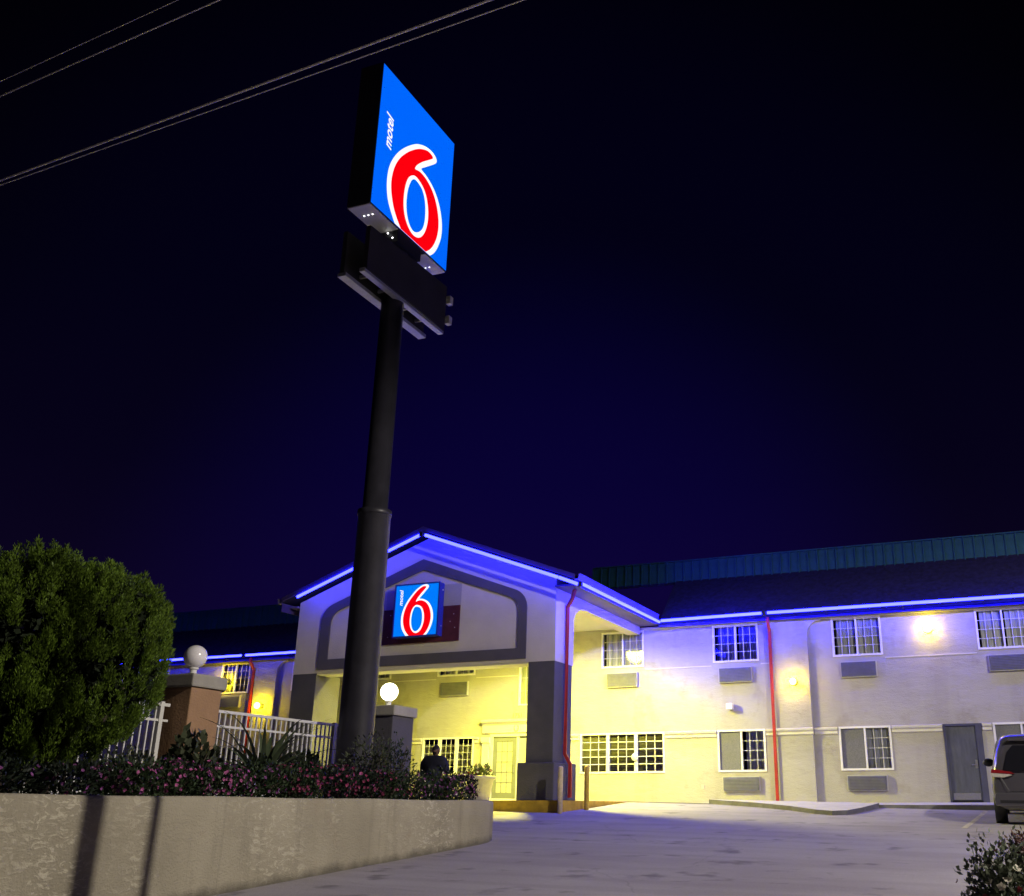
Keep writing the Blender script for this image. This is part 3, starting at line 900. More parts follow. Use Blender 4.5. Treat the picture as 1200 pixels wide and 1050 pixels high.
# ---- eaves, fascias, roofs of the wings
def wing_roof(x0, x1, y, band_y, zb0, zb1, pw, n, xstart):
    ye = y - 0.26
    # soffit and fascia
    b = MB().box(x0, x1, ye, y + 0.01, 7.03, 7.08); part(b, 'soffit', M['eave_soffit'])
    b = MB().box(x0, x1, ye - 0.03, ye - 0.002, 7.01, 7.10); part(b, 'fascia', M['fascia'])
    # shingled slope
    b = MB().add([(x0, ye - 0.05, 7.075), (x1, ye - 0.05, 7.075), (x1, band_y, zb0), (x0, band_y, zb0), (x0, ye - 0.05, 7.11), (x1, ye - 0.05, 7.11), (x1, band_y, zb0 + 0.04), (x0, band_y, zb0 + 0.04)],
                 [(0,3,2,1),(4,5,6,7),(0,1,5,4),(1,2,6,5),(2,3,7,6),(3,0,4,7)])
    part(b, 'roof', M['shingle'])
    # seamed metal band and the deck behind it
    b = MB().box(xstart, xstart + n * pw, band_y + 0.05, band_y + 0.12, zb0 - 0.05, zb1 - 0.02)
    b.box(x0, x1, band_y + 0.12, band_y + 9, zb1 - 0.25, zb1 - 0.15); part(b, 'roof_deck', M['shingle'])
    first = None
    for i in range(n):
        if first is None:
            p = MB()
            p.add([(0.02, 0.0, zb0 + 0.02), (pw - 0.01, 0.0, zb0 + 0.02), (pw - 0.01, 0.04, zb1), (0.02, 0.04, zb1),
                   (0.02, 0.045, zb0 + 0.02), (pw - 0.01, 0.045, zb0 + 0.02), (pw - 0.01, 0.085, zb1), (0.02, 0.085, zb1)],
                  [(0,1,2,3),(4,7,6,5),(0,4,5,1),(1,5,6,2),(2,6,7,3),(3,7,4,0)])
            p.add([(-0.018, -0.05, zb0), (0.018, -0.05, zb0), (0.018, -0.01, zb1 + 0.01), (-0.018, -0.01, zb1 + 0.01),
                   (-0.018, 0.045, zb0), (0.018, 0.045, zb0), (0.018, 0.085, zb1 + 0.01), (-0.018, 0.085, zb1 + 0.01)],
                  [(0,1,2,3),(4,7,6,5),(0,4,5,1),(1,5,6,2),(2,6,7,3),(3,7,4,0)])
            first = p.build('roof_panel', M['seam'])
            first.location = (xstart, band_y, 0)
            attach(first, motel)
        else:
            share(first, 'roof_panel', motel, (xstart + i * pw, band_y, 0))
    b = MB().box(xstart, xstart + n * pw, band_y - 0.01, band_y + 0.13, zb1 + 0.012, zb1 + 0.05); part(b, 'coping', M['seam'])
wing_roof(-10.2, 9.0, Wy, 31.85, 8.80, 9.50, 0.30, 74, -13.2)
wing_roof(-44.0, -19.3, LWy, 33.2, 8.66, 9.46, 0.32, 60, -38.4)

# ---- portico
PF = 23.86
XL, XR = -19.1, -10.93
GA, GZ, GS = -14.85, 8.93, 0.37      # ridge position, height and slope
def roofz(x): return GZ - GS * abs(x - GA)
# gable wall above the opening
b = MB().prism([(XL, PF, 5.23), (XR, PF, 5.23), (XR, PF, roofz(XR) - 0.08), (GA, PF, GZ - 0.08), (XL, PF, roofz(XL) - 0.08)], (0, 0.64, 0))
part(b, 'gable_wall', M['gable'])
# thin cream soffit lip under the beam
b = MB().box(XL + 0.82, XR - 0.78, PF + 0.02, PF + 0.62, 5.19, 5.227); part(b, 'beam_soffit', M['soffit'])
# side walls of the portico with arched opening
def side_wall(x0, x1):
    pts = [(PF + 0.642, 5.23), (25.02, 5.23), (25.02, 6.42)]
    for i in range(1, 9):
        a = math.pi - (math.pi / 2) * i / 8
        pts.append((25.87 + 0.85 * math.cos(a), 6.42 + 0.45 * math.sin(a)))
    pts += [(30.30, 6.87), (30.30, 7.22), (PF + 0.642, 7.22)]
    b = MB().prism([(x0, y, z) for y, z in pts], (x1 - x0, 0, 0))
    part(b, 'side_wall', M['gable'])
side_wall(-11.35, XR); side_wall(XL, -18.68)
for (a, c) in ((-11.69, XR - 0.004), (XL + 0.004, -18.29)):
    b = MB().box(a, c, PF + 0.004, 24.98, 2.73, 5.232); part(b, 'pillar', M['pillar'], bevel=0.02)
    b = MB().box(a - 0.16, c + 0.10, PF - 0.14, 25.12, 1.83, 2.73); part(b, 'plinth', M['pillar'], bevel=0.03)
# ceiling
b = MB().box(XL + 0.43, -11.36, PF + 0.65, 30.30, 7.08, 7.14); part(b, 'ceiling', M['soffit'])
# painted band on the gable
outer = [(-18.27, 5.30), (-18.27, 6.05)]
def rc(cx, cz, r, a0, a1, n=7): return [(cx + r * math.cos(a0 + (a1 - a0) * i / n), cz + r * math.sin(a0 + (a1 - a0) * i / n)) for i in range(n + 1)]
SL = math.atan(GS)
def band_loop(x0, x1, zb, zshoulder, zap, r):
    # bottom-left, bottom-right, right shoulder (rounded), apex, left shoulder (rounded)
    def shoulder(x, sgn):
        # corner between vertical and rake
        rx = x - sgn * r
        t = r * math.tan((math.pi / 2 - SL) / 2)
        zc = zshoulder - t
        pts = []
        for i in range(9):
            a = (math.pi / 2 - SL) * i / 8
            pts.append((rx + sgn * r * math.cos(a), zc + r * math.sin(a)))
        return pts
    L = [(x0, zb), (x1, zb)] + shoulder(x1, 1) + [((x0 + x1) / 2, zap)] + shoulder(x0, -1)[::-1]
    return L
O = band_loop(-18.29, -11.76, 5.32, 7.03, 8.235, 0.55)
I = band_loop(-17.96, -12.02, 5.60, 6.88, 7.93, 0.42)
n = len(O)
yb = PF - 0.035
v = [(x, yb, z) for x, z in O] + [(x, yb, z) for x, z in I] + [(x, PF + 0.001, z) for x, z in O] + [(x, PF + 0.001, z) for x, z in I]
f = []
for i in range(n):
    j = (i + 1) % n
    f += [(i, j, n + j, n + i), (i, 2*n + i, 2*n + j, j), (n + i, n + j, 3*n + j, 3*n + i)]
part(MB().add(v, f), 'gable_band', M['band'])
# repainted patch and maroon board behind the small sign
b = MB().box(-16.15, -13.77, PF - 0.006, PF + 0.001, 6.86, 7.46); part(b, 'repainted_patch', M['patch'])
b = MB().box(-16.18, -13.78, PF - 0.05, PF - 0.002, 5.90, 6.855); bd = part(b, 'backing_board', M['maroon'])
b = MB()
for x, z in ((-13.95, 6.62), (-14.05, 6.42), (-13.9, 6.25), (-15.95, 6.7), (-16.0, 6.1)): b.sphere((x, PF - 0.055, z), 0.016, 8, 6)
b.build('bolt', M['metal'], bd)

# ---- sign faces shared by the gable sign and the pylon sign
def smooth_loop(P, n=5, closed=True):
    out = []
    m = len(P)
    rngi = range(m) if closed else range(m - 1)
    for i in rngi:
        p0 = P[(i-1) % m] if closed or i > 0 else P[i]
        p1 = P[i]; p2 = P[(i+1) % m]
        p3 = P[(i+2) % m] if closed or i + 2 < m else p2
        for k in range(n):
            t = k / n
            out.append(tuple(0.5 * ((2*p1[a]) + (-p0[a]+p2[a])*t + (2*p0[a]-5*p1[a]+4*p2[a]-p3[a])*t*t + (-p0[a]+3*p1[a]-3*p2[a]+p3[a])*t**3) for a in (0, 1)))
    if not closed: out.append(P[-1])
    return out
N_OUT = [(0.290, 0.0), (0.198, 0.126), (0.161, 0.248), (0.158, 0.382), (0.183, 0.5), (0.235, 0.615), (0.298, 0.714), (0.379, 0.812), (0.478, 0.909), (0.579, 0.970), (0.666, 0.995), (0.728, 0.990), (0.761, 0.962), (0.753, 0.924), (0.696, 0.861), (0.614, 0.778), (0.565, 0.722), (0.638, 0.709), (0.73, 0.672), (0.807, 0.607), (0.868, 0.506), (0.9, 0.385), (0.898, 0.266), (0.863, 0.151), (0.818, 0.065), (0.762, 0.0)]
N_RED = [(0.365, 0.0), (0.272, 0.106), (0.22, 0.229), (0.205, 0.349), (0.226, 0.481), (0.273, 0.597), (0.336, 0.696), (0.416, 0.794), (0.514, 0.888), (0.616, 0.950), (0.680, 0.958), (0.706, 0.940), (0.666, 0.894), (0.576, 0.804), (0.503, 0.715), (0.484, 0.663), (0.551, 0.682), (0.641, 0.672), (0.734, 0.62), (0.805, 0.525), (0.845, 0.404), (0.848, 0.285), (0.818, 0.169), (0.764, 0.069), (0.700, 0.0)]
N_RING = [(0.505, 0.597), (0.596, 0.571), (0.655, 0.507), (0.691, 0.401), (0.696, 0.282), (0.667, 0.165), (0.612, 0.081), (0.535, 0.046), (0.462, 0.07), (0.402, 0.141), (0.372, 0.247), (0.372, 0.381), (0.398, 0.498), (0.445, 0.568)]
N_HOLE = [(0.508, 0.561), (0.581, 0.54), (0.627, 0.48), (0.651, 0.389), (0.654, 0.27), (0.631, 0.176), (0.575, 0.106), (0.514, 0.081), (0.458, 0.114), (0.419, 0.191), (0.404, 0.289), (0.411, 0.407), (0.441, 0.509), (0.473, 0.551)]
def sheet(loop, to3, d):
    """filled flat print at depth d off the sign face"""
    bm = bmesh.new()
    vs = [bm.verts.new(to3(u, v, d)) for u, v in loop]
    f = bm.faces.new(vs)
    f.normal_update()
    bmesh.ops.triangulate(bm, faces=[f], ngon_method='EAR_CLIP')
    r = MB()
    bm.verts.index_update()
    r.v = [tuple(v.co) for v in bm.verts]; r.f = [tuple(v.index for v in f.verts) for f in bm.faces]
    bm.free()
    return r
def clampv(L, vs): return [(u, max(0.002, v) * vs) for u, v in L]
def sign_print(parent, to3, W, H, vs, blue):
    sheet([(0, 0), (1, 0), (1, 1), (0, 1)], to3, 0.004).build('sign_face', blue, parent, fix=False)
    sheet(clampv(smooth_loop(N_OUT, 5, False), vs), to3, 0.008).build('numeral_outline', M['signwhite'], parent, fix=False)
    sheet(clampv(smooth_loop(N_RED, 5, False), vs), to3, 0.012).build('numeral', M['signred'], parent, fix=False)
    sheet(clampv(smooth_loop(N_RING), vs), to3, 0.016).build('numeral_inline', M['signwhite'], parent, fix=False)
    sheet(clampv(smooth_loop(N_HOLE), vs), to3, 0.020).build('numeral_counter', blue, parent, fix=False)
    vs_, fs_ = text_mesh('motel', 1.0, shear=0.22, offset=0.018, spacing=1.0)
    xs = [p[0] for p in vs_]; ys = [p[1] for p in vs_]
    L = (0.918 - 0.60) * H * vs; hgt = 0.090 * W
    sx = L / (max(xs) - min(xs)); sy = hgt / (max(ys) - min(ys))
    r = MB()
    for (x, y, _) in vs_:
        a = (x - min(xs)) * sx; c = (y - min(ys)) * sy
        u = 0.172 - c / W; vv = 0.602 * vs + a / H
        r.v.append(tuple(to3(u, vv, 0.010)))
    r.f = fs_
    r.build('lettering', M['signwhite'], parent, fix=False)

# small sign box on the gable
SX0, SX1, SZ0, SZ1, SYF = -15.68, -14.28, 6.03, 7.475, PF - 0.30
b = MB().box(SX0, SX1, SYF, PF - 0.06, SZ0, SZ1)
sbox = part(b, 'gable_sign', mat('blue_sign_box', (0.02, 0.03, 0.35), rough=0.4, var=0.05))
b = MB()
fr_ = 0.025
for q in ((SX0-0.01, SX0+fr_, SZ0-0.01, SZ1+0.01), (SX1-fr_, SX1+0.01, SZ0-0.01, SZ1+0.01)): b.box(q[0], q[1], SYF-0.03, SYF-0.001, q[2], q[3])
b.box(SX0+fr_, SX1-fr_, SYF-0.03, SYF-0.001, SZ0-0.01, SZ0+fr_); b.box(SX0+fr_, SX1-fr_, SYF-0.03, SYF-0.001, SZ1-fr_, SZ1+0.01)
b.build('sign_frame', bpy.data.materials['blue_sign_box'], sbox)
def gable_to3(u, v, d): return (SX0 + fr_ + u * (SX1 - SX0 - 2*fr_), SYF - d, SZ0 + fr_ + v * (SZ1 - SZ0 - 2*fr_))
sign_print(sbox, gable_to3, SX1 - SX0, SZ1 - SZ0, 1.0, M['signblue_small'])
b = MB().sphere((SX1 + 0.01, PF - 0.15, 7.28), 0.018, 8, 6); b.sphere((SX1 + 0.01, PF - 0.15, 6.3), 0.014, 8, 6); b.build('bolt', M['white'], sbox)

# portico roof: two slabs with white edge trim
def slab(xe):
    ze = roofz(xe)
    y0, y1 = PF - 0.42, 34.0
    t = 0.11
    pts = [(GA, y0, GZ), (xe, y0, ze), (xe, y0, ze + t), (GA, y0, GZ + t)]
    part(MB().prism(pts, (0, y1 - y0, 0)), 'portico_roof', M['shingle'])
    w = MB()
    w.prism([(GA, y0 - 0.04, GZ + 0.01), (xe, y0 - 0.04, ze + 0.01), (xe, y0 - 0.04, ze + 0.13), (GA, y0 - 0.04, GZ + 0.13)], (0, 0.037, 0))
    part(w, 'rake_board', M['fascia'])
slab(-10.22); slab(-19.42)
# gutters along the portico eaves
def gutter(x, sgn, y0, y1, z):
    prof = [(0, 0.0), (0.11, 0.0), (0.13, 0.13), (0.155, 0.13), (0.155, 0.15), (0.115, 0.15), (0.10, 0.02), (0.0, 0.02)]
    part(MB().prism([(x + sgn * a, y0, z + h) for a, h in prof], (0, y1 - y0, 0)), 'gutter', M['gutter'])
gutter(-10.22, 1, PF - 0.46, 29.72, 7.20); gutter(-19.42, -1, PF - 0.46, 31.3, 7.20)
# eave soffits and fascias of the portico
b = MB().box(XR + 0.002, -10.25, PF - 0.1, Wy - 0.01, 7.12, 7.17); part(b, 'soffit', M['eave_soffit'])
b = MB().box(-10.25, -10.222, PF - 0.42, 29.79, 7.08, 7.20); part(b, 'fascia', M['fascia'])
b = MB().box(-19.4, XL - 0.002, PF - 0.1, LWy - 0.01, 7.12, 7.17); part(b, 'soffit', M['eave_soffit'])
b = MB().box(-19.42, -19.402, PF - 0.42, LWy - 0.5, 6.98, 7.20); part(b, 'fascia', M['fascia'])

# ---- downspouts
def downspout(path, name='downspout'):
    b = MB().tube(path, 0.058, 4, square=True)
    return part(b, name, M['red'])
downspout([(-10.55, 24.2, 7.12), (-10.66, 24.3, 6.9), (-10.84, 24.4, 6.7), (-10.84, 24.4, 2.95), (-10.70, 24.42, 2.7), (-10.70, 24.42, 1.9)])
downspout([(-6.70, Wy - 0.36, 7.10), (-6.70, Wy - 0.34, 6.95), (-6.70, Wy - 0.18, 6.72), (-6.70, Wy - 0.18, 1.82)])
downspout([(-27.32, LWy - 0.36, 7.10), (-27.32, LWy - 0.34, 6.95), (-27.32, LWy - 0.10, 6.7), (-27.32, LWy - 0.10, 1.8)])

# ---- blue neon tubes
def neon(path, m='led_bright'):
    o = part(MB().tube(path, 0.042, 8), 'neon_tube', M[m], smooth=True)
    return o
yl = PF - 0.49
def rk(x): return (x, yl, GZ - 0.10 - GS * abs(x - GA))
neon([rk(-14.93), rk(-18.85)], 'led')
neon([rk(-14.74), rk(-10.68)], 'led')
neon([(-10.64, yl, rk(-10.68)[2] - 0.012), (-10.10, yl, 7.06)], 'led')
neon([(-10.03, yl + 0.10, 7.08), (-10.03, 29.60, 7.10)])
ywl = Wy - 0.72
neon([(-9.97, ywl, 7.13), (-6.80, ywl, 7.16)])
neon([(-6.62, ywl, 7.16), (9.0, ywl, 7.19)], 'led_right')
for i in range(9):
    xb = -9.3 + 2.2 * i
    part(MB().tube([(xb, ywl + 0.03, 7.17), (xb, Wy - 0.30, 7.06)], 0.012, 6), 'tube_bracket', M['bracket'])
for xb in (-42, -39, -36, -33, -30, -28.4, -25.5, -22.5):
    part(MB().tube([(xb, LWy - 0.69, 7.16), (xb, LWy - 0.30, 7.06)], 0.012, 6), 'tube_bracket', M['bracket'])
yll = LWy - 0.72
neon([(-27.45, yll, 7.16), (-44.0, yll, 7.16)], 'led_dim')
neon([(-27.25, yll, 7.16), (-19.6, yll, 7.16)], 'led_dim')
for p in ((GA, yl, GZ - 0.10), (-10.06, yl + 0.04, 7.07), (-6.71, ywl, 7.16), (-27.35, yll, 7.16)):
    part(MB().box(p[0]-0.05, p[0]+0.05, p[1]-0.055, p[1]+0.05, p[2]-0.07, p[2]+0.06), 'tube_connector', M['bracket'])

# ---- wall lamps
def wall_lamp(x, y, z, r=0.12, m='lampyellow'):
    b = MB().lathe([(0.001, -0.0), (0.10, 0.0), (0.10, -0.04), (0.05, -0.06), (0.001, -0.06)], 14, (x, y, z), 'Y')
    o = part(b, 'wall_lamp', M['bracket'])
    MB().tube([(x, y - 0.04, z), (x, y - 0.15, z + 0.02)], 0.02, 8).build('lamp_arm', M['bracket'], o)
    MB().sphere((x, y - 0.17 - r * 0.8, z), r, 16, 10, (1, 0.9, 1)).build('lamp_glass', M[m], o, smooth=True)
wall_lamp(-2.09, Wy - 0.002, 6.50, 0.125)
wall_lamp(-6.03, Wy - 0.132, 5.16, 0.10, 'lampstrong')
wall_lamp(-28.62, LWy - 0.03, 6.30, 0.10, 'lampstrong')
wall_lamp(-26.72, LWy - 0.132, 5.30, 0.12, 'lampstrong')
# ceiling light under the portico
b = MB().box(PORTICO_LAMP.x - 0.35, PORTICO_LAMP.x + 0.35, PORTICO_LAMP.y - 0.35, PORTICO_LAMP.y + 0.35, 7.035, 7.078)
cl = part(b, 'ceiling_light', M['white'])
MB().box(PORTICO_LAMP.x - 0.12, PORTICO_LAMP.x + 0.12, PORTICO_LAMP.y - 0.12, PORTICO_LAMP.y + 0.12, 7.015, 7.033).build('light_diffuser', emit('portico_diffuser', (1.0, 0.92, 0.35), 6.0), cl)

# ================================================================== pylon sign
PX, PY = -11.27, 16.0
pyl = empty('pylon_sign', (PX, PY, 1.73))
tag(pyl, 'tall pylon sign with glowing blue panel and red numeral on a dark steel pole', 'sign')
MB().lathe([(0.001, 1.5), (0.325, 1.5), (0.325, 1.73), (0.315, 7.02), (0.330, 7.03), (0.330, 7.13), (0.245, 7.14), (0.232, 13.25), (0.001, 13.25)], 28, (PX, PY, 0)).build('pole', M['pole'], pyl, smooth=False)
for p in bpy.data.meshes['pole'].polygons: p.use_smooth = abs(p.normal.z) < 0.5
BX0, BX1, BY0, BY1, BZ0, BZ1 = -11.52, -10.96, 14.493, 17.507, 13.177, 16.664
cab = MB().box(BX0, BX1, BY0, BY1, BZ0, BZ1).build('sign_cabinet', M['cabinet'], pyl, bevel=0.012)
def pyl_to3(u, v, d): return (BX1 + d, BY0 + 0.02 + u * (BY1 - BY0 - 0.04), BZ0 + 0.02 + v * (BZ1 - BZ0 - 0.04))
sign_print(cab, pyl_to3, BY1 - BY0, BZ1 - BZ0, 0.757, M['signblue'])
def pyl_back(u, v, d): return (BX0 - d, BY1 - 0.02 - u * (BY1 - BY0 - 0.04), BZ0 + 0.02 + v * (BZ1 - BZ0 - 0.04))
sign_print(cab, pyl_back, BY1 - BY0, BZ1 - BZ0, 0.757, M['signblue'])
# pale floor plates of the cabinet either side of the pole saddle
MB().box(BX0+0.02, BX1-0.02, BY0+0.02, BY0+1.05, BZ0-0.022, BZ0-0.002).build('bottom_plate', M['vinyl'], cab)
MB().box(BX0+0.02, BX1-0.02, BY1-0.88, BY1-0.02, BZ0-0.022, BZ0-0.002).build('bottom_plate', M['vinyl'], cab)
b = MB()
for k in range(3):
    b.sphere((BX0+0.18+0.10*k, BY0+0.36, BZ0-0.024), 0.014, 8, 6); b.sphere((BX0+0.14+0.10*k, BY1-0.36, BZ0-0.024), 0.012, 8, 6)
b.build('service_light', M['pinlight'], cab)
MB().box(PX-0.34, PX+0.30, PY-0.45, PY+0.45, BZ0-0.30, BZ0-0.003).build('saddle', M['cabinet'], pyl)
b = MB().sphere((PX+0.08, PY-0.50, BZ0-0.09), 0.018, 8, 6).sphere((PX+0.17, PY-0.44, BZ0-0.19), 0.022, 8, 6); b.build('service_light', M['pinlight'], pyl)
# two dark reader boards, one each side of the pole, with aluminium sills
def reader(x, ya, yb, zt0, zt1, zb0, zb1, facing):
    o = MB().prism([(x, ya, zb0), (x, yb, zb1), (x, yb, zt1), (x, ya, zt0)], (0.10 * facing, 0, 0)).build('reader_board', M['reader'], pyl)
    s = 1 if facing > 0 else -1
    MB().prism([(x - 0.03, ya - 0.02, zb0 - 0.06), (x + 0.16 * s, ya - 0.02, zb0 - 0.06), (x + 0.16 * s, ya - 0.02, zb0 + 0.02), (x - 0.03, ya - 0.02, zb0 + 0.02)], (0, yb - ya + 0.04, zb1 - zb0)).build('board_sill', M['alu'], o)
    return o
reader(-10.98, 14.62, 17.62, 12.72, 12.86, 11.74, 11.74, -1)
reader(-11.62, 14.62, 17.62, 12.70, 12.80, 11.72, 11.72, 1)
b = MB()
for y in (15.1, 15.75, 16.6, 17.2): b.box(-11.50, -11.09, y, y + 0.05, 11.86, 11.93)
b.box(-11.28, -11.22, 15.7, 16.3, 11.93, 12.5); b.build('cross_bracket', M['alu'], pyl)
for z in (12.55, 12.05):
    b = MB().box(-11.02, -10.90, 17.66, 17.80, z - 0.10, z + 0.10); b.tube([(-11.0, 17.62, z), (-11.0, 17.70, z)], 0.03, 8)
    b.build('floodlight', M['acframe'], pyl, bevel=0.015)

# ================================================================== globe-topped pillars
def globe_pillar(name, cx, cy, half, m_shaft, lit, label, dark_front=None):
    o = empty(name, (cx, cy, 1.735))
    tag(o, label, 'pillar', 'pillars with globe lamps at the ends of the pool fence')
    MB().box(cx-half, cx+half, cy-half, cy+half, 1.3, 3.40).build('shaft', m_shaft, o, bevel=0.02)
    MB().box(cx-half-0.05, cx+half+0.05, cy-half-0.05, cy+half+0.05, 3.402, 3.60).build('cap', M['cap'], o, bevel=0.025)
    g = MB().lathe([(0.001, 3.60), (0.085, 3.60), (0.085, 3.62), (0.055, 3.64), (0.05, 3.70), (0.075, 3.715), (0.075, 3.735), (0.001, 3.735)], 16, (cx, cy, 0)).build('lamp_base', M['white'], o, smooth=False)
    MB().sphere((cx, cy, 3.735 + 0.172), 0.18, 28, 18).build('globe', M['globe_lit'] if lit else M['globe_off'], g, smooth=True)
globe_pillar('gate_pillar', -12.03, 12.63, 0.325, M['tan'], False, 'tan stucco pillar with an unlit white globe lamp beside the round evergreen')
globe_pillar('gate_pillar', -12.02, 18.10, 0.385, M['pillar'], True, 'dark grey stucco pillar with a glowing globe lamp behind the tall sign pole')

# ================================================================== white pool fences
def fence(ya, yb, x, zt, zb, label, gap, endpost):
    o = empty('pool_fence', (x, ya, 1.735))
    tag(o, label, 'fence', 'white picket pool fence')
    MB().box(x-0.022, x+0.022, ya, yb, zt-0.045, zt).build('rail', M['white'], o)
    MB().box(x-0.018, x+0.018, ya, yb, zt-0.27, zt-0.235).build('rail', M['white'], o)
    MB().box(x-0.018, x+0.018, ya, yb, zb+0.10, zb+0.135).build('rail', M['white'], o)
    first = None
    n = int((yb - ya) / gap)
    for i in range(1, n):
        y = ya + (yb - ya) * i / n
        if first is None:
            first = MB().box(-0.0115, 0.0115, -0.0115, 0.0115, zb + 0.06, zt - 0.047).build('picket', M['white'])
            first.location = (x, y, 0); attach(first, o)
        else:
            share(first, 'picket', o, (x, y, 0))
    for y in endpost:
        MB().box(x-0.035, x+0.035, y-0.035, y+0.035, 1.4, zt + 0.02).build('post', M['white'], o)
fence(12.98, 17.65, -12.05, 3.15, 1.735, 'white metal picket fence between the two globe pillars', 0.125, (13.05, 16.4, 17.55))
fence(7.0, 12.26, -12.05, 3.15, 1.735, 'white metal picket fence below the round evergreen left of the tan pillar', 0.125, (7.0, 9.6, 12.1))

# ================================================================== vegetation helpers
def leaf_quads(P, D, Nn, L, Wd, rg):
    """P base points, D directions, Nn normals -> folded-looking diamond leaf quads"""
    D = D / np.linalg.norm(D, axis=1, keepdims=True)
    S = np.cross(D, Nn); S /= (np.linalg.norm(S, axis=1, keepdims=True) + 1e-9)
    L = L[:, None]; Wd = Wd[:, None]
    a = P; c = P + D * L
    mid = P + D * L * 0.45 + Nn * (L * 0.06)
    b_ = mid + S * Wd * 0.5; d_ = mid - S * Wd * 0.5
    return np.stack([a, b_, c, d_], axis=1)
def rand_dirs(n, rg):
    d = rg.normal(size=(n, 3)); return d / np.linalg.norm(d, axis=1, keepdims=True)
def blob_points(n, c, r, rg, shell=0.45):
    d = rand_dirs(n, rg)
    t = shell + (1 - shell) * rg.random(n) ** 0.6
    lump = 1 + 0.16 * np.sin(d[:, 0] * 5 + c[0] * 9) * np.cos(d[:, 1] * 4.3 + c[1] * 7) + 0.12 * np.sin(d[:, 2] * 6 + c[1] * 3)
    return np.array(c) + d * (t * lump)[:, None] * np.array(r), d
def shrub_leaves(name, c, r, n, L, Wd, m, parent, seed, shell=0.35, up=0.4):
    rg = np.random.default_rng(seed)
    P, d = blob_points(n, c, r, rg, shell)
    P[:, 2] = np.maximum(P[:, 2], 1.74 if P[:, 0].mean() < -8.7 else -9)
    D = d * 0.6 + rand_dirs(n, rg) * 0.7 + np.array([0, 0, up])
    Nn = rand_dirs(n, rg) * 0.8 + d * 0.6
    return quads_object(name, leaf_quads(P, D, Nn, L * rg.uniform(0.6, 1.3, n), Wd * rg.uniform(0.6, 1.3, n), rg), m, parent)
def flower_heads(name, c, r, n, size, m, parent, seed, top=0.1):
    o = _flower_heads(name, c, r, n, size, m, parent, seed, top)
    o['kind'] = 'stuff'
    return o
def _flower_heads(name, c, r, n, size, m, parent, seed, top=0.1):
    """small five-petalled rosettes near the surface"""
    rg = np.random.default_rng(seed)
    d = rand_dirs(n * 3, rg); d = d[d[:, 2] > top - 0.55][:n]
    lump = 1 + 0.1 * np.sin(d[:, 0] * 5 + c[0] * 9) * np.cos(d[:, 1] * 4.3 + c[1] * 7)
    C = np.array(c) + d * lump[:, None] * np.array(r) * rg.uniform(0.85, 1.08, len(d))[:, None]
    C[:, 2] = np.maximum(C[:, 2], 1.78 if np.mean(C[:, 0]) < -8.7 else -9)
    Q = []
    for k in range(5):
        ang = 2 * math.pi * k / 5
        ax = d + 0.35 * rand_dirs(len(d), np.random.default_rng(seed + 5))
        ax /= np.linalg.norm(ax, axis=1, keepdims=True)
        t1 = np.cross(ax, np.array([0.3, 0.5, 0.81])); t1 /= (np.linalg.norm(t1, axis=1, keepdims=True) + 1e-9)
        t2 = np.cross(ax, t1)
        D = t1 * math.cos(ang) + t2 * math.sin(ang) + ax * 0.45
        s = size * rg.uniform(0.75, 1.25, len(d))
        Q.append(leaf_quads(C, D, ax, s, s * 0.9, rg))
    return quads_object(name, np.concatenate(Q), m, parent)
def stems(name, c, r, n, m, parent, seed, base, rad=0.008):
    rr = random.Random(seed)
    b = MB()
    for i in range(n):
        a = rr.uniform(0, 2 * math.pi); q = rr.uniform(0.2, 0.85)
        tip = (c[0] + r[0] * q * math.cos(a), c[1] + r[1] * q * math.sin(a), c[2] + r[2] * rr.uniform(0.0, 0.7))
        bs = (c[0] + rr.uniform(-.05, .05), c[1] + rr.uniform(-.05, .05), base)
        md = tuple((bs[k] + tip[k]) / 2 + rr.uniform(-.04, .04) for k in range(3))
        b.tube([bs, md, tip], [rad, rad * 0.8, rad * 0.4], 5)
    return b.build(name, m, parent, smooth=True)

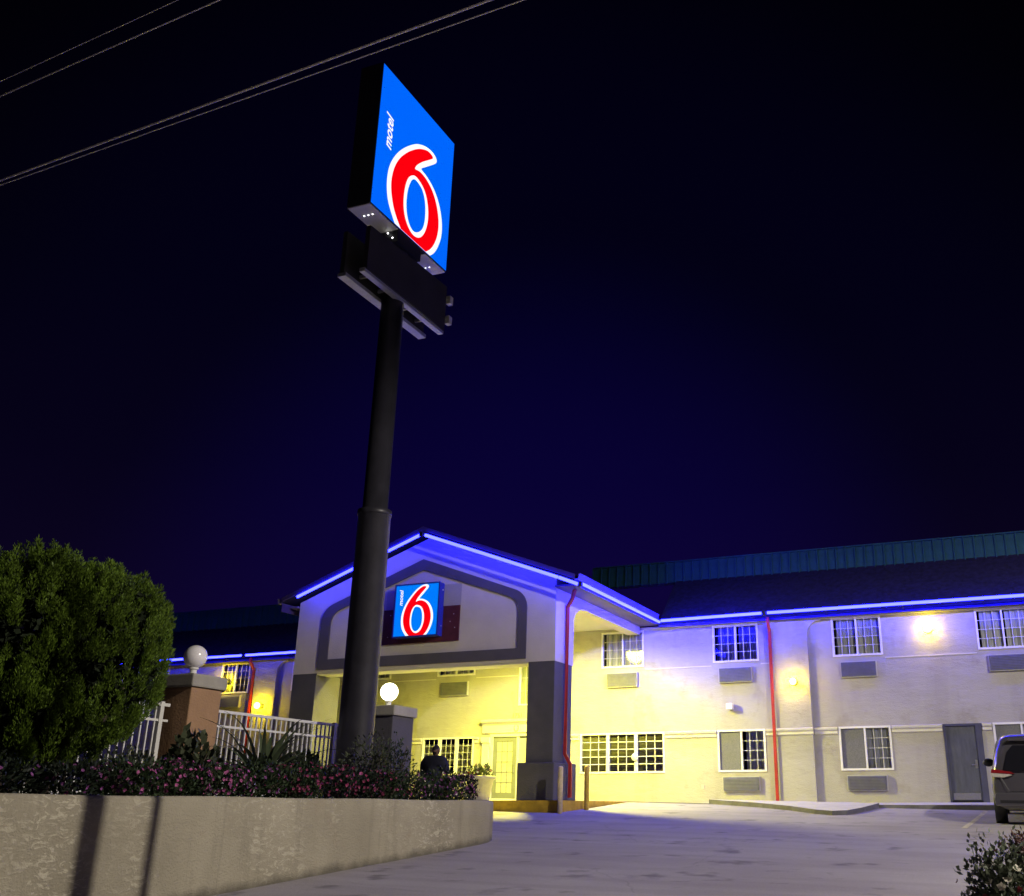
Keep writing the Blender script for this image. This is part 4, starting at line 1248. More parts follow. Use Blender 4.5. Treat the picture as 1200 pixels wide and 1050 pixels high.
# ---- big clipped evergreen
def evergreen():
    base = (-10.8, 9.2, 1.735)
    t = empty('evergreen_tree', base)
    tag(t, 'large rounded evergreen with feathery upright sprays behind the retaining wall', 'tree')
    b = MB()
    b.tube([(-10.8, 9.2, 1.6), (-10.82, 9.18, 2.1), (-10.77, 9.1, 2.7), (-10.75, 9.05, 3.6)], [0.12, 0.10, 0.085, 0.04], 10)
    for k, (dx, dy) in enumerate(((-.55, -.1), (.5, .12), (.1, -.5), (-.2, .5), (.75, .45))):
        b.tube([(-10.8, 9.18, 1.95), (-10.8 + dx * .5, 9.18 + dy * .5, 2.4), (-10.8 + dx * .9, 9.18 + dy * .9, 3.1)], [0.07, 0.055, 0.025], 8)
    b.build('trunk', M['bark'], t, smooth=True)
    lobes = [((-11.0, 8.84, 3.48), (0.95, 0.95, 1.18)), ((-10.42, 9.32, 3.38), (0.84, 0.84, 1.08)), ((-11.65, 8.42, 3.05), (0.85, 0.85, 1.15)), ((-10.95, 9.1, 2.75), (0.95, 0.9, 0.75))]
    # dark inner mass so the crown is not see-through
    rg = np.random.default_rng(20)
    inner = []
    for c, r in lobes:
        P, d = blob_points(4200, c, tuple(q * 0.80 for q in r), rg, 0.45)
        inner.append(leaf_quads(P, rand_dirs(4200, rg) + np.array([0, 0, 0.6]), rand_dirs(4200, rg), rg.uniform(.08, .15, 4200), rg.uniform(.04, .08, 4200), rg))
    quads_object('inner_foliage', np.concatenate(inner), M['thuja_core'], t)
    rg = np.random.default_rng(21)
    allq = []
    for li, (c, r) in enumerate(lobes):
        nc = [560, 460, 420, 260][li]
        d = rand_dirs(nc, rg)
        lump = 1 + 0.07 * np.sin(d[:, 0] * 6 + li) * np.cos(d[:, 2] * 5) + rg.normal(0, 0.018, nc)
        C = np.array(c) + d * lump[:, None] * np.array(r) * 0.93
        keep = np.ones(nc, bool)
        for lj, (c2, r2) in enumerate(lobes):
            if lj != li:
                keep &= ((((C - np.array(c2)) / (np.array(r2) * 0.80)) ** 2).sum(1) > 1)
        C = C[keep]; dd = d[keep]
        for k in range(len(C)):
            # each clump: an upright flame of sprays
            n = 150
            hgt = rg.uniform(0.16, 0.34); wid = rg.uniform(0.05, 0.095)
            u = rg.random(n)
            ang = rg.random(n) * 2 * math.pi
            rad = wid * (np.sin(np.pi * np.clip(u * 0.9 + 0.1, 0, 1)) ** 0.7) * rg.uniform(0.5, 1.0, n)
            off = np.stack([np.cos(ang) * rad, np.sin(ang) * rad, (u - 0.5) * hgt], 1)
            lean = dd[k] * np.array([1, 1, 0.3]) * 0.35
            P = C[k] + off + lean * ((u - 0.5) * hgt)[:, None]
            out = np.stack([np.cos(ang), np.sin(ang), np.zeros(n)], 1)
            D = out * 0.55 + np.array([0, 0, 1.0]) + lean + rand_dirs(n, rg) * 0.35
            Nn = out + rand_dirs(n, rg) * 0.5
            allq.append(leaf_quads(P, D, Nn, rg.uniform(0.025, 0.062, n), rg.uniform(0.009, 0.019, n), rg))
    quads_object('crown', np.concatenate(allq), M['thuja'], t)
evergreen()

# ---- flowering shrubs along the wall
fl = [
 (-9.40, 7.55, .36, .28, 'leaf_dark', [('fl_purple', 14)], 'dark flowering shrub under the left side of the round evergreen'),
 (-9.42, 8.35, .38, .29, 'leaf_dark', [('fl_purple', 34), ('fl_pink', 10)], 'flowering shrub with scattered purple blooms in front of the evergreen trunk'),
 (-9.38, 9.05, .38, .31, 'leaf', [('fl_pink', 60), ('fl_purple', 30)], 'flowering shrub with small pink blooms below the white fence'),
 (-9.36, 9.75, .40, .34, 'leaf', [('fl_pink', 120), ('fl_white', 6)], 'flowering shrub thick with pink blooms in front of the tan pillar'),
 (-9.36, 10.45, .40, .34, 'leaf', [('fl_pink', 130), ('fl_purple', 40)], 'bright pink flowering shrub right of the tan pillar, low over the wall'),
 (-9.36, 11.15, .40, .36, 'leaf', [('fl_purple', 60), ('fl_white', 10)], 'purple and white flowering shrub at the foot of the strappy plant'),
 (-9.36, 11.9, .42, .38, 'leaf', [('fl_magenta', 110), ('fl_white', 4)], 'dark red flowering shrub right of the strappy plant'),
 (-9.36, 12.65, .42, .40, 'leaf_dark', [('fl_magenta', 130)], 'dark red flowering shrub in front of the white fence rails'),
 (-9.36, 13.4, .42, .40, 'leaf_dark', [('fl_magenta', 120), ('fl_pink', 30)], 'crimson and pink flowering shrub at the foot of the sign pole'),
 (-9.36, 14.15, .42, .38, 'leaf', [('fl_magenta', 60), ('fl_purple', 20)], 'leafy shrub with few red blooms right of the sign pole'),
 (-9.32, 14.9, .42, .37, 'leaf', [('fl_purple', 40), ('fl_white', 26)], 'leafy shrub with white and purple flecks below the grey pillar'),
 (-9.28, 15.65, .42, .40, 'leaf', [('fl_purple', 80), ('fl_white', 38)], 'white flecked purple shrub in front of the person'),
 (-9.30, 16.35, .36, .38, 'leaf_dark', [('fl_purple', 130), ('fl_white', 18)], 'purple flowering shrub at the rounded right end of the wall'),
]
for i, (x, y, r, h, lm, fs_, lab) in enumerate(fl):
    o = empty('flowering_shrub', (x, y, 1.735))
    tag(o, lab, 'shrub', 'flowering shrubs along the top of the retaining wall')
    c = (x, y, 1.78 + h * 0.45); rad = (r, r * 1.15, h * 0.75)
    stems('stem', c, rad, 9, M['bark'], o, 40 + i, 1.735)
    shrub_leaves('foliage', c, rad, 1500, 0.06, 0.028, M[lm], o, 100 + i)
    for k, (fm, n) in enumerate(fs_):
        q = flower_heads('flower', c, rad, n, 0.027 if fm != 'fl_white' else 0.024, M[fm], o, 200 + 7 * i + k)
        q['kind'] = 'stuff'

# ---- other planting behind the wall
def shrub(name, x, y, z, rad, n, L, Wd, lm, label, group=None, seed=1, up=0.4, shell=0.2, nst=10):
    o = empty(name, (x, y, 1.735)); tag(o, label, 'shrub', group)
    stems('stem', (x, y, z), rad, nst, M['bark'], o, seed, 1.735, 0.012)
    shrub_leaves('foliage', (x, y, z), rad, n, L, Wd, M[lm], o, seed, shell, up)
    return o
shrub('leafy_shrub', -10.35, 11.05, 2.15, (.36, .36, .42), 620, 0.13, 0.085, 'leaf_grey', 'broad leaved grey green shrub in front of the tan pillar', seed=11)
shrub('leafy_shrub', -10.3, 13.2, 2.10, (.45, .45, .30), 420, 0.15, 0.07, 'leaf_dark', 'dark glossy shrub between the strappy plant and the sign pole', seed=12)
shrub('wispy_shrub', -10.45, 15.3, 2.32, (.42, .50, .52), 1100, 0.07, 0.03, 'leaf_grey', 'wispy grey green shrub climbing at the foot of the sign pole', seed=13, nst=20)
shrub('wispy_shrub', -11.0, 16.9, 2.35, (.35, .40, .60), 800, 0.07, 0.03, 'leaf', 'thin twiggy shrub in front of the dark grey pillar', seed=14, nst=16)
shrub('twiggy_shrub', -10.9, 8.3, 2.0, (.55, .5, .38), 900, 0.08, 0.03, 'leaf_dark', 'dark twiggy shrub under the far left of the evergreen', seed=15, nst=26)
shrub('twiggy_shrub', -10.3, 9.9, 2.0, (.5, .5, .36), 900, 0.08, 0.03, 'leaf_grey', 'grey twiggy shrub below the evergreen in front of the fence pickets', seed=16, nst=26)
shrub('twiggy_shrub', -10.0, 7.4, 1.98, (.5, .45, .34), 800, 0.08, 0.03, 'leaf_dark', 'low dark twiggy shrub nearest the left edge of the photo', seed=17, nst=22)

# ---- strap-leaved plant: every leaf its own part
def strappy():
    base = Vector((-9.95, 12.0, 1.98))
    o = empty('strappy_plant', base); tag(o, 'strappy plant with long arching pointed leaves in front of the white fence', 'plant')
    rr = random.Random(5)
    for k in range(36):
        az = 2 * math.pi * (k * 0.382) + rr.uniform(-.2, .2)
        L = rr.uniform(0.75, 1.3); el = rr.uniform(0.6, 1.4); w = rr.uniform(0.020, 0.032)
        p = base + Vector((math.cos(az) * .05, math.sin(az) * .05, 0))
        pts = []; e = el
        for i in range(8):
            pts.append(p.copy())
            p = p + Vector((math.cos(az) * math.cos(e), math.sin(az) * math.cos(e), math.sin(e))) * L / 7
            e -= rr.uniform(0.10, 0.24) * (0.4 + i / 5)
        side = Vector((-math.sin(az), math.cos(az), 0))
        b = MB(); v = []; f = []
        for i, q in enumerate(pts):
            ww = w * (0.55 + 1.0 * math.sin(math.pi * min(1, 0.25 + i / 9))) * (1 - (i / 7) ** 3 * 0.97)
            v += [q + side * ww, q + Vector((0, 0, -0.018 * (1 - i / 8))), q - side * ww]
        for i in range(7):
            f += [(3*i, 3*i+1, 3*i+4, 3*i+3), (3*i+1, 3*i+2, 3*i+5, 3*i+4)]
        b.add(v, f).build('leaf', M['strap'], o, smooth=True, fix=False)
strappy()

# ---- rose bush and russet shrub by the camera
def rose_bush():
    c = (-0.20, 9.15, 0.92); r = (0.40, 0.40, 0.38)
    o = empty('rose_bush', (c[0], c[1], gz(c[0], c[1])))
    tag(o, 'rose bush with white blooms and dark red buds in the near right corner', 'bush')
    stems('stem', c, r, 26, M['bark'], o, 77, gz(c[0], c[1]), 0.008)
    shrub_leaves('foliage', c, r, 2600, 0.055, 0.034, M['leaf_rose'], o, 78, 0.3)
    flower_heads('petal_cluster', c, (r[0] * .9, r[1] * .95, r[2] * 1.0), 26, 0.034, M['fl_white'], o, 84, 0.5)
    b = shrub_leaves('shoot_foliage', (c[0] - .05, c[1], c[2] + .28), (.33, .3, .26), 420, 0.05, 0.03, M['leaf_rose'], o, 79, 0.3)
    flower_heads('bloom', c, (r[0] * .98, r[1] * .98, r[2] * .9), 34, 0.045, M['fl_white'], o, 80, 0.2)
    flower_heads('bud', (c[0] - .02, c[1], c[2] + .06), (r[0] * 1.1, r[1], r[2] * 1.12), 26, 0.026, M['fl_crimson'], o, 81, 0.4)
rose_bush()
def russet():
    c = (0.08, 10.0, 1.22); r = (0.30, 0.32, 0.30)
    o = empty('russet_shrub', (c[0], c[1], gz(c[0], c[1])))
    tag(o, 'reddish brown shrub behind the white rose bush at the right edge', 'bush')
    stems('stem', c, r, 16, M['bark'], o, 87, gz(c[0], c[1]), 0.01)
    shrub_leaves('foliage', c, r, 2600, 0.05, 0.02, M['leaf_red'], o, 88, 0.2)
russet()
def soil_bed():
    b = MB(); n = 28; v = [(0.35, 9.5, gz(.35, 9.5) + 0.09)]
    for i in range(n):
        a = 2 * math.pi * i / n; rr_ = 1 + 0.06 * math.sin(5 * a)
        x, y = 0.35 + 0.95 * rr_ * math.cos(a), 9.5 + 1.05 * rr_ * math.sin(a)
        v.append((x, y, gz(x, y) + 0.006))
    b.add(v, [(0, i + 1, (i + 1) % n + 1) for i in range(n)])
    tag(b.build('flower_bed', M['soil']), kind='structure')
soil_bed()

# ================================================================== planter pot with flowers at the lobby
def pot():
    x, y, z = -13.0, 23.95, 1.83
    o = MB().lathe([(0.001, 0.0), (0.24, 0.0), (0.26, 0.03), (0.35, 0.50), (0.40, 0.52), (0.41, 0.585), (0.37, 0.60), (0.34, 0.55), (0.001, 0.53)], 28, (x, y, z)).build('planter_pot', M['pot'], None, smooth=True)
    tag(o, 'wide round stone planter pot at the portico edge by the lobby door', 'pot')
    p = empty('potted_flowers', (x, y, z + 0.55)); tag(p, 'green plant with a few red and white flowers in the stone pot', 'plant')
    c = (x, y, z + 0.64); r = (0.36, 0.36, 0.20)
    stems('stem', c, r, 10, M['bark'], p, 91, z + 0.54, 0.006)
    shrub_leaves('foliage', c, r, 520, 0.09, 0.045, M['leaf_grey'], p, 92, 0.2)
    flower_heads('flower', c, (0.36, 0.36, 0.26), 16, 0.035, M['fl_crimson'], p, 93, 0.3)
    flower_heads('flower', c, (0.36, 0.36, 0.24), 14, 0.035, M['fl_white'], p, 94, 0.3)
pot()

# ================================================================== bollards
def bollard(x, y, h, m, label):
    g = gz(x, y)
    o = MB().lathe([(0.001, g - 0.1), (0.062, g - 0.1), (0.062, g + h - 0.04), (0.045, g + h - 0.008), (0.001, g + h)], 18, (x, y, 0)).build('bollard', m, None, smooth=True)
    tag(o, label, 'bollard', 'steel bollards beside the portico pillar')
bollard(-10.46, 23.30, 1.08, M['palebollard'], 'pale faded yellow bollard close against the portico pillar base')
bollard(-10.38, 24.75, 1.06, M['yellow'], 'dark yellow bollard standing right of the red downspout')

# ================================================================== person
def person():
    fx, fy = -12.02, 20.0
    g = gz(fx, fy)
    o = empty('person', (fx, fy, g))
    tag(o, 'person in a dark jacket standing side on, looking down at a phone in hand', 'person')
    # local frame: +x is the way they face (to the right), y across
    def skin_body(name, verts, edges, radii, m, root, sub=2):
        me = bpy.data.meshes.new(name); me.from_pydata([(fx + a, fy + c * 1.12, g + d) for a, c, d in verts], edges, [])
        ob = bpy.data.objects.new(name, me); COL.objects.link(ob)
        md = ob.modifiers.new('skin', 'SKIN'); md.use_smooth_shade = True
        sv = me.skin_vertices[0].data
        for i, r in enumerate(radii):
            r = tuple(q * 1.12 for q in r) if isinstance(r, tuple) else (r * 1.12, r * 1.12)
            sv[i].radius = r
            sv[i].use_root = (i == root)
        s = ob.modifiers.new('sub', 'SUBSURF'); s.levels = sub; s.render_levels = sub
        dg = bpy.context.evaluated_depsgraph_get()
        me2 = bpy.data.meshes.new_from_object(ob.evaluated_get(dg))
        bpy.data.objects.remove(ob)
        me2.materials.clear(); me2.materials.append(m)
        me2.polygons.foreach_set('use_smooth', [True] * len(me2.polygons))
        ob2 = bpy.data.objects.new(name, me2); COL.objects.link(ob2); attach(ob2, o)
        return ob2
    # body (skin) : pelvis, spine, neck, head, arms to hands, legs
    V = [(0, 0, .84), (.02, 0, 1.0), (.03, 0, 1.15), (.02, 0, 1.28), (.045, 0, 1.345),
         (.02, -.17, 1.25), (.06, -.21, 1.04), (.20, -.16, .99), (.30, -.11, 1.03),
         (.02, .17, 1.25), (.04, .21, 1.04), (.18, .18, .97), (.28, .12, 1.0),
         (0, -.09, .80), (.02, -.095, .44), (0, -.10, .08), (.12, -.11, .04),
         (0, .09, .80), (.0, .10, .44), (-.02, .10, .08), (.10, .11, .04)]
    E_ = [(0,1),(1,2),(2,3),(3,4),(3,5),(5,6),(6,7),(7,8),(3,9),(9,10),(10,11),(11,12),(0,13),(13,14),(14,15),(15,16),(0,17),(17,18),(18,19),(19,20)]
    R = [(.13,.15),(.125,.14),(.13,.15),(.10,.12),.055,.068,.05,.04,.03,.068,.05,.04,.03,.088,.062,.042,.036,.088,.062,.042,.036]
    skin_body('body', V, E_, R, M['skin'], 0)
    # jacket, a little fuller than the body
    VJ = [(0, 0, .82), (.02, 0, 1.0), (.03, 0, 1.14), (.02, 0, 1.27), (.035, 0, 1.34), (.02, -.21, 1.24), (.06, -.265, 1.04), (.17, -.20, .99), (.02, .21, 1.24), (.04, .265, 1.04), (.15, .215, .97)]
    EJ = [(0,1),(1,2),(2,3),(3,4),(3,5),(5,6),(6,7),(3,8),(8,9),(9,10)]
    RJ = [(.20,.19),(.195,.185),(.195,.19),(.15,.165),.085,.115,.085,.062,.115,.085,.062]
    skin_body('jacket', VJ, EJ, RJ, M['jacket'], 0)
    VT = [(0, 0, .82), (0, -.09, .76), (.02, -.095, .44), (0, -.10, .10), (0, .09, .76), (.0, .10, .44), (-.02, .10, .10)]
    ET = [(0,1),(1,2),(2,3),(0,4),(4,5),(5,6)]
    skin_body('trousers', VT, ET, [(.15,.165),.105,.080,.066,.105,.080,.066], M['trousers'], 0)
    # head with face: sphere pushed into a skull, jaw, nose and ears
    hd = MB()
    hc = Vector((.075, 0, 1.455))
    nS = 26; nR = 18
    prof = MB().sphere((0, 0, 0), 1.0, nS, nR)
    tilt = Matrix.Rotation(0.22, 3, 'Y')
    for p in prof.v:
        x, y, z = p
        q = Vector((x * 0.098, y * 0.076, z * 0.118))
        if x > 0 and z < -0.1: q.x *= 0.96; q.y *= 0.86                       # jaw
        if x < -0.2 and z < -0.35: q.x *= 0.72                               # nape
        if x > 0.8 and abs(y) < 0.25 and -0.35 < z < 0.12: q.x += 0.020 * (1 - abs(y) / .25)   # nose
        if x > 0.6 and 0.02 < z < 0.22 and 0.22 < abs(y) < 0.6: q.x -= 0.006  # eye sockets
        if x > 0.75 and -0.58 < z < -0.42 and abs(y) < .4: q.x += 0.005       # lips
        q = tilt @ q
        hd.v.append((fx + hc.x + q.x, fy + hc.y + q.y, g + hc.z + q.z))
    hd.f = prof.f
    for s in (1, -1):
        hd.sphere((fx + hc.x - .012, fy + s * .078, g + hc.z - .005), 1.0, 10, 8, (.020, .009, .034))
    hd.build('head', M['skin'], o, smooth=True)
    ey = MB()
    for s in (1, -1):
        q = tilt @ Vector((.082, s * .032, .012)); ey.sphere((fx + hc.x + q.x, fy + q.y, g + hc.z + q.z), .011, 10, 8)
    ey.build('eye', M['black'], o, smooth=True)
    hr = MB(); prof = MB().sphere((0, 0, 0), 1.0, 26, 18)
    for p in prof.v:
        x, y, z = p
        q = tilt @ Vector((x * 0.101, y * 0.079, z * 0.121))
        if z < 0.42 - 0.5 * max(0, -x): q = q * 0.90
        hr.v.append((fx + hc.x + q.x - .004, fy + q.y, g + hc.z + q.z + .004))
    hr.f = prof.f
    hr.build('hair', M['hair'], o, smooth=True)
    # hands: palm is the body's end; fingers curl round the phone
    fg = MB()
    for s, (hx, hy, hz) in ((-1, (.30, -.11, 1.03)), (1, (.28, .12, 1.0))):
        inward = -s
        for k in range(4):
            L = (.060, .070, .066, .052)[k]
            bx = hx + .022 + .004 * k; bz = hz + .028 - .018 * k
            pts = [(fx + bx, fy + hy, g + bz), (fx + bx + L * .5, fy + hy + inward * .006, g + bz + .006), (fx + bx + L * .8, fy + hy + inward * .028, g + bz + .010), (fx + bx + L * .7, fy + hy + inward * .045, g + bz + .012)]
            fg.tube(pts, [.0095, .009, .0085, .007], 7)
        fg.tube([(fx + hx, fy + hy + inward * .012, g + hz + .02), (fx + hx + .025, fy + hy + inward * .03, g + hz + .05), (fx + hx + .05, fy + hy + inward * .035, g + hz + .06)], [.011, .010, .008], 7)
    fg.build('fingers', M['skin'], o, smooth=True)
    sh = MB()
    for s in (-1, 1):
        sh.sphere((fx + (.07 if s < 0 else .05), fy + s * .105, g + .045), 1.0, 14, 8, (.135, .05, .048))
    sh.build('shoes', M['black'], o, smooth=True)
    ph = MB(); 
    tm = Matrix.Rotation(-0.5, 3, 'Y')
    bb = MB().box(-.075, .075, -.037, .037, -.004, .004)
    ph.v = [tuple((tm @ Vector(v)) + Vector((fx + .355, fy - .06, g + 1.06))) for v in bb.v]; ph.f = bb.f
    rot = Matrix.Rotation(math.radians(84), 4, 'Z'); pv = Vector((fx, fy, 0))
    ph.v = [tuple(rot @ (Vector(v) - pv) + pv) for v in ph.v]
    o.rotation_euler = (0, 0, math.radians(84))
    p = ph.build('phone', M['black'], None, bevel=0.002)
    tag(p, 'dark phone held in the standing person\'s hands', 'phone')
person()

# ================================================================== parked minivan, nose to the building
def minivan():
    ox, oy = 0.33, 23.2
    o = empty('minivan', (0, 0, 0))
    tag(o, 'grey minivan parked nose in beside the room door, cut by the right edge', 'van')
    # stations: y from rear bumper, (zb, zbelt, zroof, half width bottom, mid, belt, roof)
    ST = [(0.00, .42, .98, 1.45, .80, .86, .80, .52), (0.03, .34, .99, 1.60, .88, .95, .90, .60), (0.12, .28, 1.00, 1.69, .94, .985, .95, .66), (0.35, .25, 1.01, 1.735, .96, 1.0, .97, .70),
          (1.2, .24, 1.01, 1.76, .965, 1.0, .975, .72), (2.2, .24, 1.00, 1.75, .965, 1.0, .975, .71), (3.0, .24, .99, 1.68, .965, 1.0, .965, .67), (3.55, .24, .98, 1.42, .965, 1.0, .955, .60),
          (4.0, .25, .97, 1.10, .96, .99, .93, .66), (4.6, .27, .90, .99, .93, .96, .86, .72), (5.0, .32, .74, .82, .82, .85, .78, .66), (5.08, .40, .68, .74, .70, .74, .68, .58)]
    def section(st):
        y, zb, zm, zr, wb, wm, wl, wr = st
        rake = lambda z: y + (max(0.0, z - zm) * 0.20 if y < 0.4 else 0.0) * (1 - min(1, y / 0.4))
        P = [(0, zb), (wb * .8, zb), (wb, zb + .10), (wm, zb + (zm - zb) * .45), (wl, zm), (wl - (wl - wr) * .35, zm + (zr - zm) * .5), (wr + .05, zr - .09), (wr - .02, zr - .03), (wr * .75, zr), (0, zr + .015)]
        return [(x, rake(z), z) for x, z in P]
    def place(p): return (ox + p[0], oy + p[1], p[2] + 1.34 + 0.056 * p[1] - 0.02 * p[0])
    b = MB(); secs = [section(s) for s in ST]; n = len(secs[0])
    for sec in secs:
        b.v += [place(p) for p in sec] + [place((-p[0], p[1], p[2])) for p in sec]
    for k in range(len(ST) - 1):
        a, c = k * 2 * n, (k + 1) * 2 * n
        for i in range(n - 1):
            b.f.append((a+i, a+i+1, c+i+1, c+i)); b.f.append((a+n+i, c+n+i, c+n+i+1, a+n+i+1))
    b.f.append(tuple(range(n)) + tuple(n + i for i in range(n - 2, 0, -1)))
    e = (len(ST) - 1) * 2 * n
    b.f.append(tuple(e + i for i in range(n)) + tuple(e + n + i for i in range(n - 2, 0, -1)))
    body = b.build('body', M['vanpaint'], o, smooth=True)
    def quad(name, pts, m, parent=o, thick=None):
        return MB().add([place(p) for p in pts], [tuple(range(len(pts)))]).build(name, m, parent, smooth=False)
    rk_ = lambda z: -0.028 + max(0, z - .98) * 0.20
    # rear window, tailgate seam, bumper
    rg_ = [(-.74, 1.03), (.74, 1.03), (.62, 1.40), (.50, 1.535), (-.50, 1.535), (-.62, 1.40)]
    bb = MB().prism([place((x, rk_(z) + .0, z)) for x, z in rg_], (0, 0.03, 0)); bb.build('rear_window', M['vanglass'], o)
    MB().prism([place((x, -0.055, z)) for x, z in [(-.95, .34), (.95, .34), (.97, .46), (.93, .60), (-.93, .60), (-.97, .46)]], (0, 0.12, 0)).build('bumper', M['vanpaint'], o, bevel=0.03)
    for s in (-1, 1):
        MB().prism([place((s * x, rk_(z) - 0.018, z)) for x, z in [(.985, .985), (.52, .965), (.60, 1.01), (.82, 1.045), (.965, 1.06)]], (0, 0.16, 0)).build('tail_light', M['taillens'], o, bevel=0.01)
        MB().prism([place((s * x, rk_(z) - 0.020, z)) for x, z in [(.975, .905), (.74, .895), (.56, .945), (.64, .962), (.982, .980)]], (0, 0.14, 0)).build('reverse_light', M['clearlens'], o, bevel=0.01)
        # side glass
        pts = []
        for (y, z0_, z1_) in ((0.55, 1.06, 1.56), (1.2, 1.06, 1.62), (2.2, 1.05, 1.62), (3.0, 1.03, 1.55), (3.45, 1.02, 1.36)): pts.append((y, z0_, z1_))
        def xw(z): return (.972 - (z - 1.0) * .22) + 0.006
        gb = MB(); vv = []
        for y, z0_, z1_ in pts: vv += [place((s * xw(z0_), y, z0_)), place((s * (xw(z1_) - .015), y, z1_))]
        gb.add(vv, [(2*i, 2*i+1, 2*i+3, 2*i+2) for i in range(len(pts) - 1)]); gb.build('side_window', M['vanglass'], o, fix=False)
        # mirror
        mb_ = MB(); mc = place((s * 1.10, 3.25, 1.13)); mb_.sphere(mc, 1.0, 14, 10, (.13, .07, .095)); mb_.tube([place((s * .95, 3.3, 1.05)), place((s * 1.05, 3.27, 1.09))], .035, 8)
        mb_.build('mirror', M['black'], o, smooth=True)
        for yw in (0.95, 4.05):
            c = place((s * .89, yw, .335))
            w = MB().lathe([(.20, -.11), (.30, -.112), (.335, -.08), (.338, .08), (.30, .112), (.20, .11)], 28, c, 'X').build('wheel', M['tyre'], o, smooth=True)
            MB().lathe([(.001, -.05), (.08, -.06), (.20, -.085), (.205, .085), (.08, .07), (.001, .06)], 20, c, 'X').build('rim', M['metal'], w, smooth=True)
            MB().lathe([(.345, -.115), (.40, -.118), (.40, .118), (.345, .115)], 28, c, 'X').build('wheel_arch', M['black'], o, smooth=True)
    # windscreen
    quad('windscreen', [(-.80, 3.98, 1.13), (.80, 3.98, 1.13), (.60, 3.34, 1.585), (-.60, 3.34, 1.585)], M['vanglass'])
    MB().prism([place((x, rk_(z) - 0.005, z)) for x, z in [(-.27, .74), (.27, .74), (.27, .89), (-.27, .89)]], (0, 0.03, 0)).build('number_plate', M['plate'], o)
    MB().prism([place((x, -0.06, z)) for x, z in [(-.86, .40), (.86, .40), (.86, .455), (-.86, .455)]], (0, 0.02, 0)).build('bumper_trim', M['black'], o)
    sp = MB().prism([place((x, .02, z)) for x, z in [(-.60, 1.62), (.60, 1.62), (.56, 1.68), (-.56, 1.68)]], (0, 0.26, 0.01)); sp.build('roof_spoiler', M['vanpaint'], o, bevel=0.02)
    seam = MB()
    for s in (-1, 1): seam.tube([place((s * .84, -0.030, .97)), place((s * .70, -0.045, .70)), place((s * .66, -0.048, .62))], .006, 5)
    seam.tube([place((-.66, -0.048, .625)), place((.66, -0.048, .625))], .006, 5)
    seam.build('tailgate_seam', M['black'], o)
minivan()

# ================================================================== overhead cables and roadside poles (outside the frame)
def cable(p, q, r, sag, label):
    p = Vector(p); q = Vector(q)
    pts = []
    for i in range(41):
        t = i / 40
        c = p.lerp(q, t); c.z -= sag * 4 * t * (1 - t)
        pts.append(c)
    o = MB().tube(pts, r, 6).build('power_line', M['wire'], None, smooth=True)
    tag(o, label, 'cable', 'overhead cables crossing the upper left sky')
def along(a, b_, x):
    t = (x - a[0]) / (b_[0] - a[0]); return (x, a[1] + (b_[1] - a[1]) * t, 12.0)
A = ((-15.5, 10.12), (-5.57, 9.46)); B_ = ((-13.5, 8.51), (-8.99, 8.15)); C_ = ((-13.21, 8.27), (-9.53, 7.95))
def ln(L, x, dz=0.0, dy=0.0):
    q = along(L[0], L[1], x); return (q[0], q[1] + dy, q[2] + dz)
cable(ln(A, -26), ln(A, 16), 0.019, 0.02, 'thick grey overhead cable, lowest of the cables crossing the upper left sky')
cable(ln(A, -26, -0.0), ln(A, 16, -0.42), 0.010, 0.02, 'thin cable just under the thick grey cable, diverging from it to the right')
cable(ln(B_, -26), ln(B_, 16), 0.010, 0.02, 'faint cable in the far upper left corner, lower of the bundle')
cable(ln(B_, -26, -.05), ln(B_, 16, .08), 0.007, 0.02, 'faint cable twined along the bundle in the far upper left corner')
cable(ln(C_, -26), ln(C_, 16), 0.006, 0.02, 'faintest and highest cable in the far upper left corner')
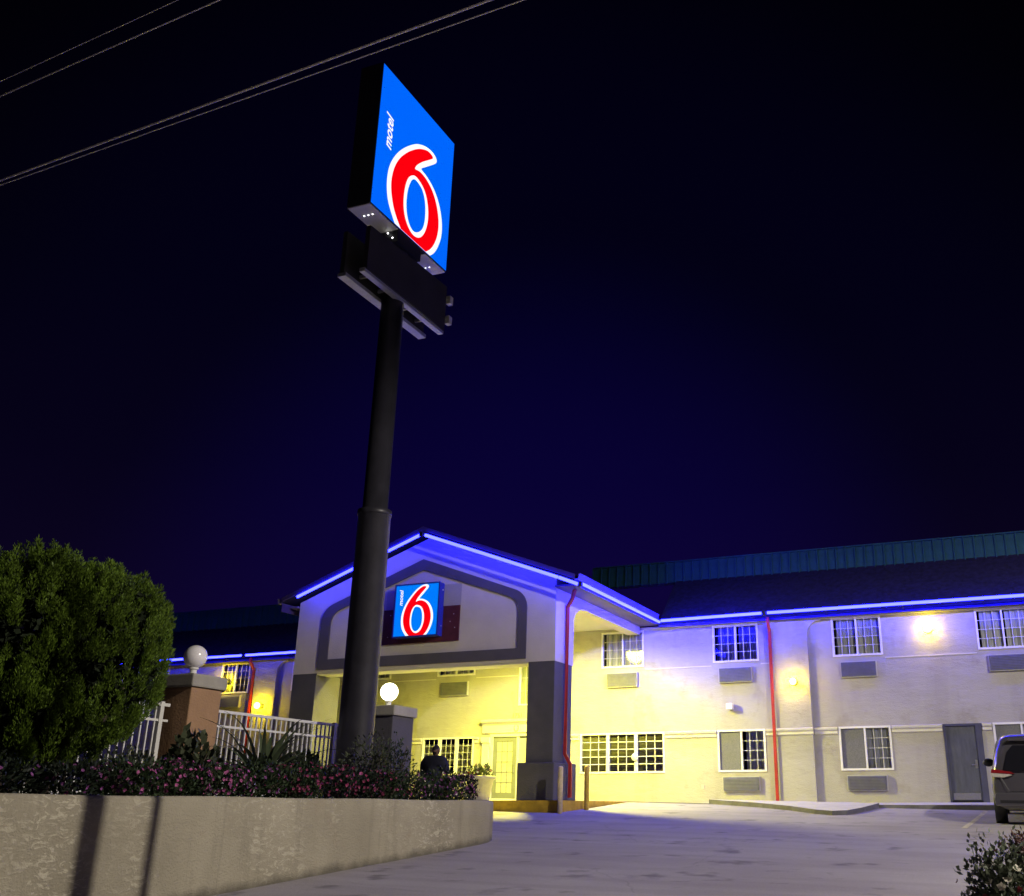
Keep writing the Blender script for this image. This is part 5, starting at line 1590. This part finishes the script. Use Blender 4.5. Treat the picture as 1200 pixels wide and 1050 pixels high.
def utility_pole(x, y, label):
    o = empty('utility_pole', (x, y, gz(x, y))); tag(o, label, 'utility pole', 'wooden utility poles carrying the overhead cables')
    MB().lathe([(0.001, -0.5), (0.16, -0.5), (0.11, 12.6), (0.001, 12.6)], 14, (x, y, gz(x, y))).build('pole', M['wood'], o, smooth=True)
    MB().box(x - .06, x + .06, y - 1.3, y + 1.3, 11.75, 11.88).build('crossarm', M['wood'], o)
utility_pole(-26.0, 10.2, 'wooden utility pole carrying the cables off the left edge')
utility_pole(16.0, 7.6, 'wooden utility pole carrying the cables off the right edge')
def street_lamp():
    x, y, z = STREET_LAMP
    px, py = x + 1.6, y - 0.2
    o = empty('street_lamp', (px, py, gz(px, py))); tag(o, 'steel street lamp with curved arm lighting the driveway from the right', 'street lamp')
    MB().tube([(px, py, gz(px, py) - .3), (px, py, z - 0.6), (px - .2, py, z + 0.1), (px - .7, py, z + .22), (x, y, z + .12)], [.09, .06, .05, .045, .04], 12).build('pole', M['metal'], o, smooth=True)
    h = MB().sphere((x, y, z), 1.0, 18, 10, (.34, .17, .09)).build('lamp_head', M['alu'], o, smooth=True)
    MB().sphere((x, y, z - .07), 1.0, 14, 8, (.16, .12, .05)).build('lens', emit('street_lamp_lens', (1.0, .84, .62), 20.0), h, smooth=True)
street_lamp()
# two plain steel posts at the kerb whose shadows fall on the retaining wall
def post(x, y, r, h, label):
    g = gz(x, y)
    o = MB().lathe([(0.001, g - .2), (r, g - .2), (r, g + h), (0.001, g + h)], 14, (x, y, 0)).build('steel_post', M['metal'], None, smooth=True)
    tag(o, label, 'post', 'steel posts by the driveway mouth')
def on_line(yw, t): return (STREET_LAMP.x + (WALLX - STREET_LAMP.x) * t, STREET_LAMP.y + (yw - STREET_LAMP.y) * t)
xa, ya = on_line(7.98, 0.40); post(xa, ya, 0.053, 9.0, 'thicker of the two steel posts standing right of the camera')
xb, yb_ = on_line(8.78, 0.40); post(xb, yb_, 0.024, 9.0, 'thinner of the two steel posts standing right of the camera')
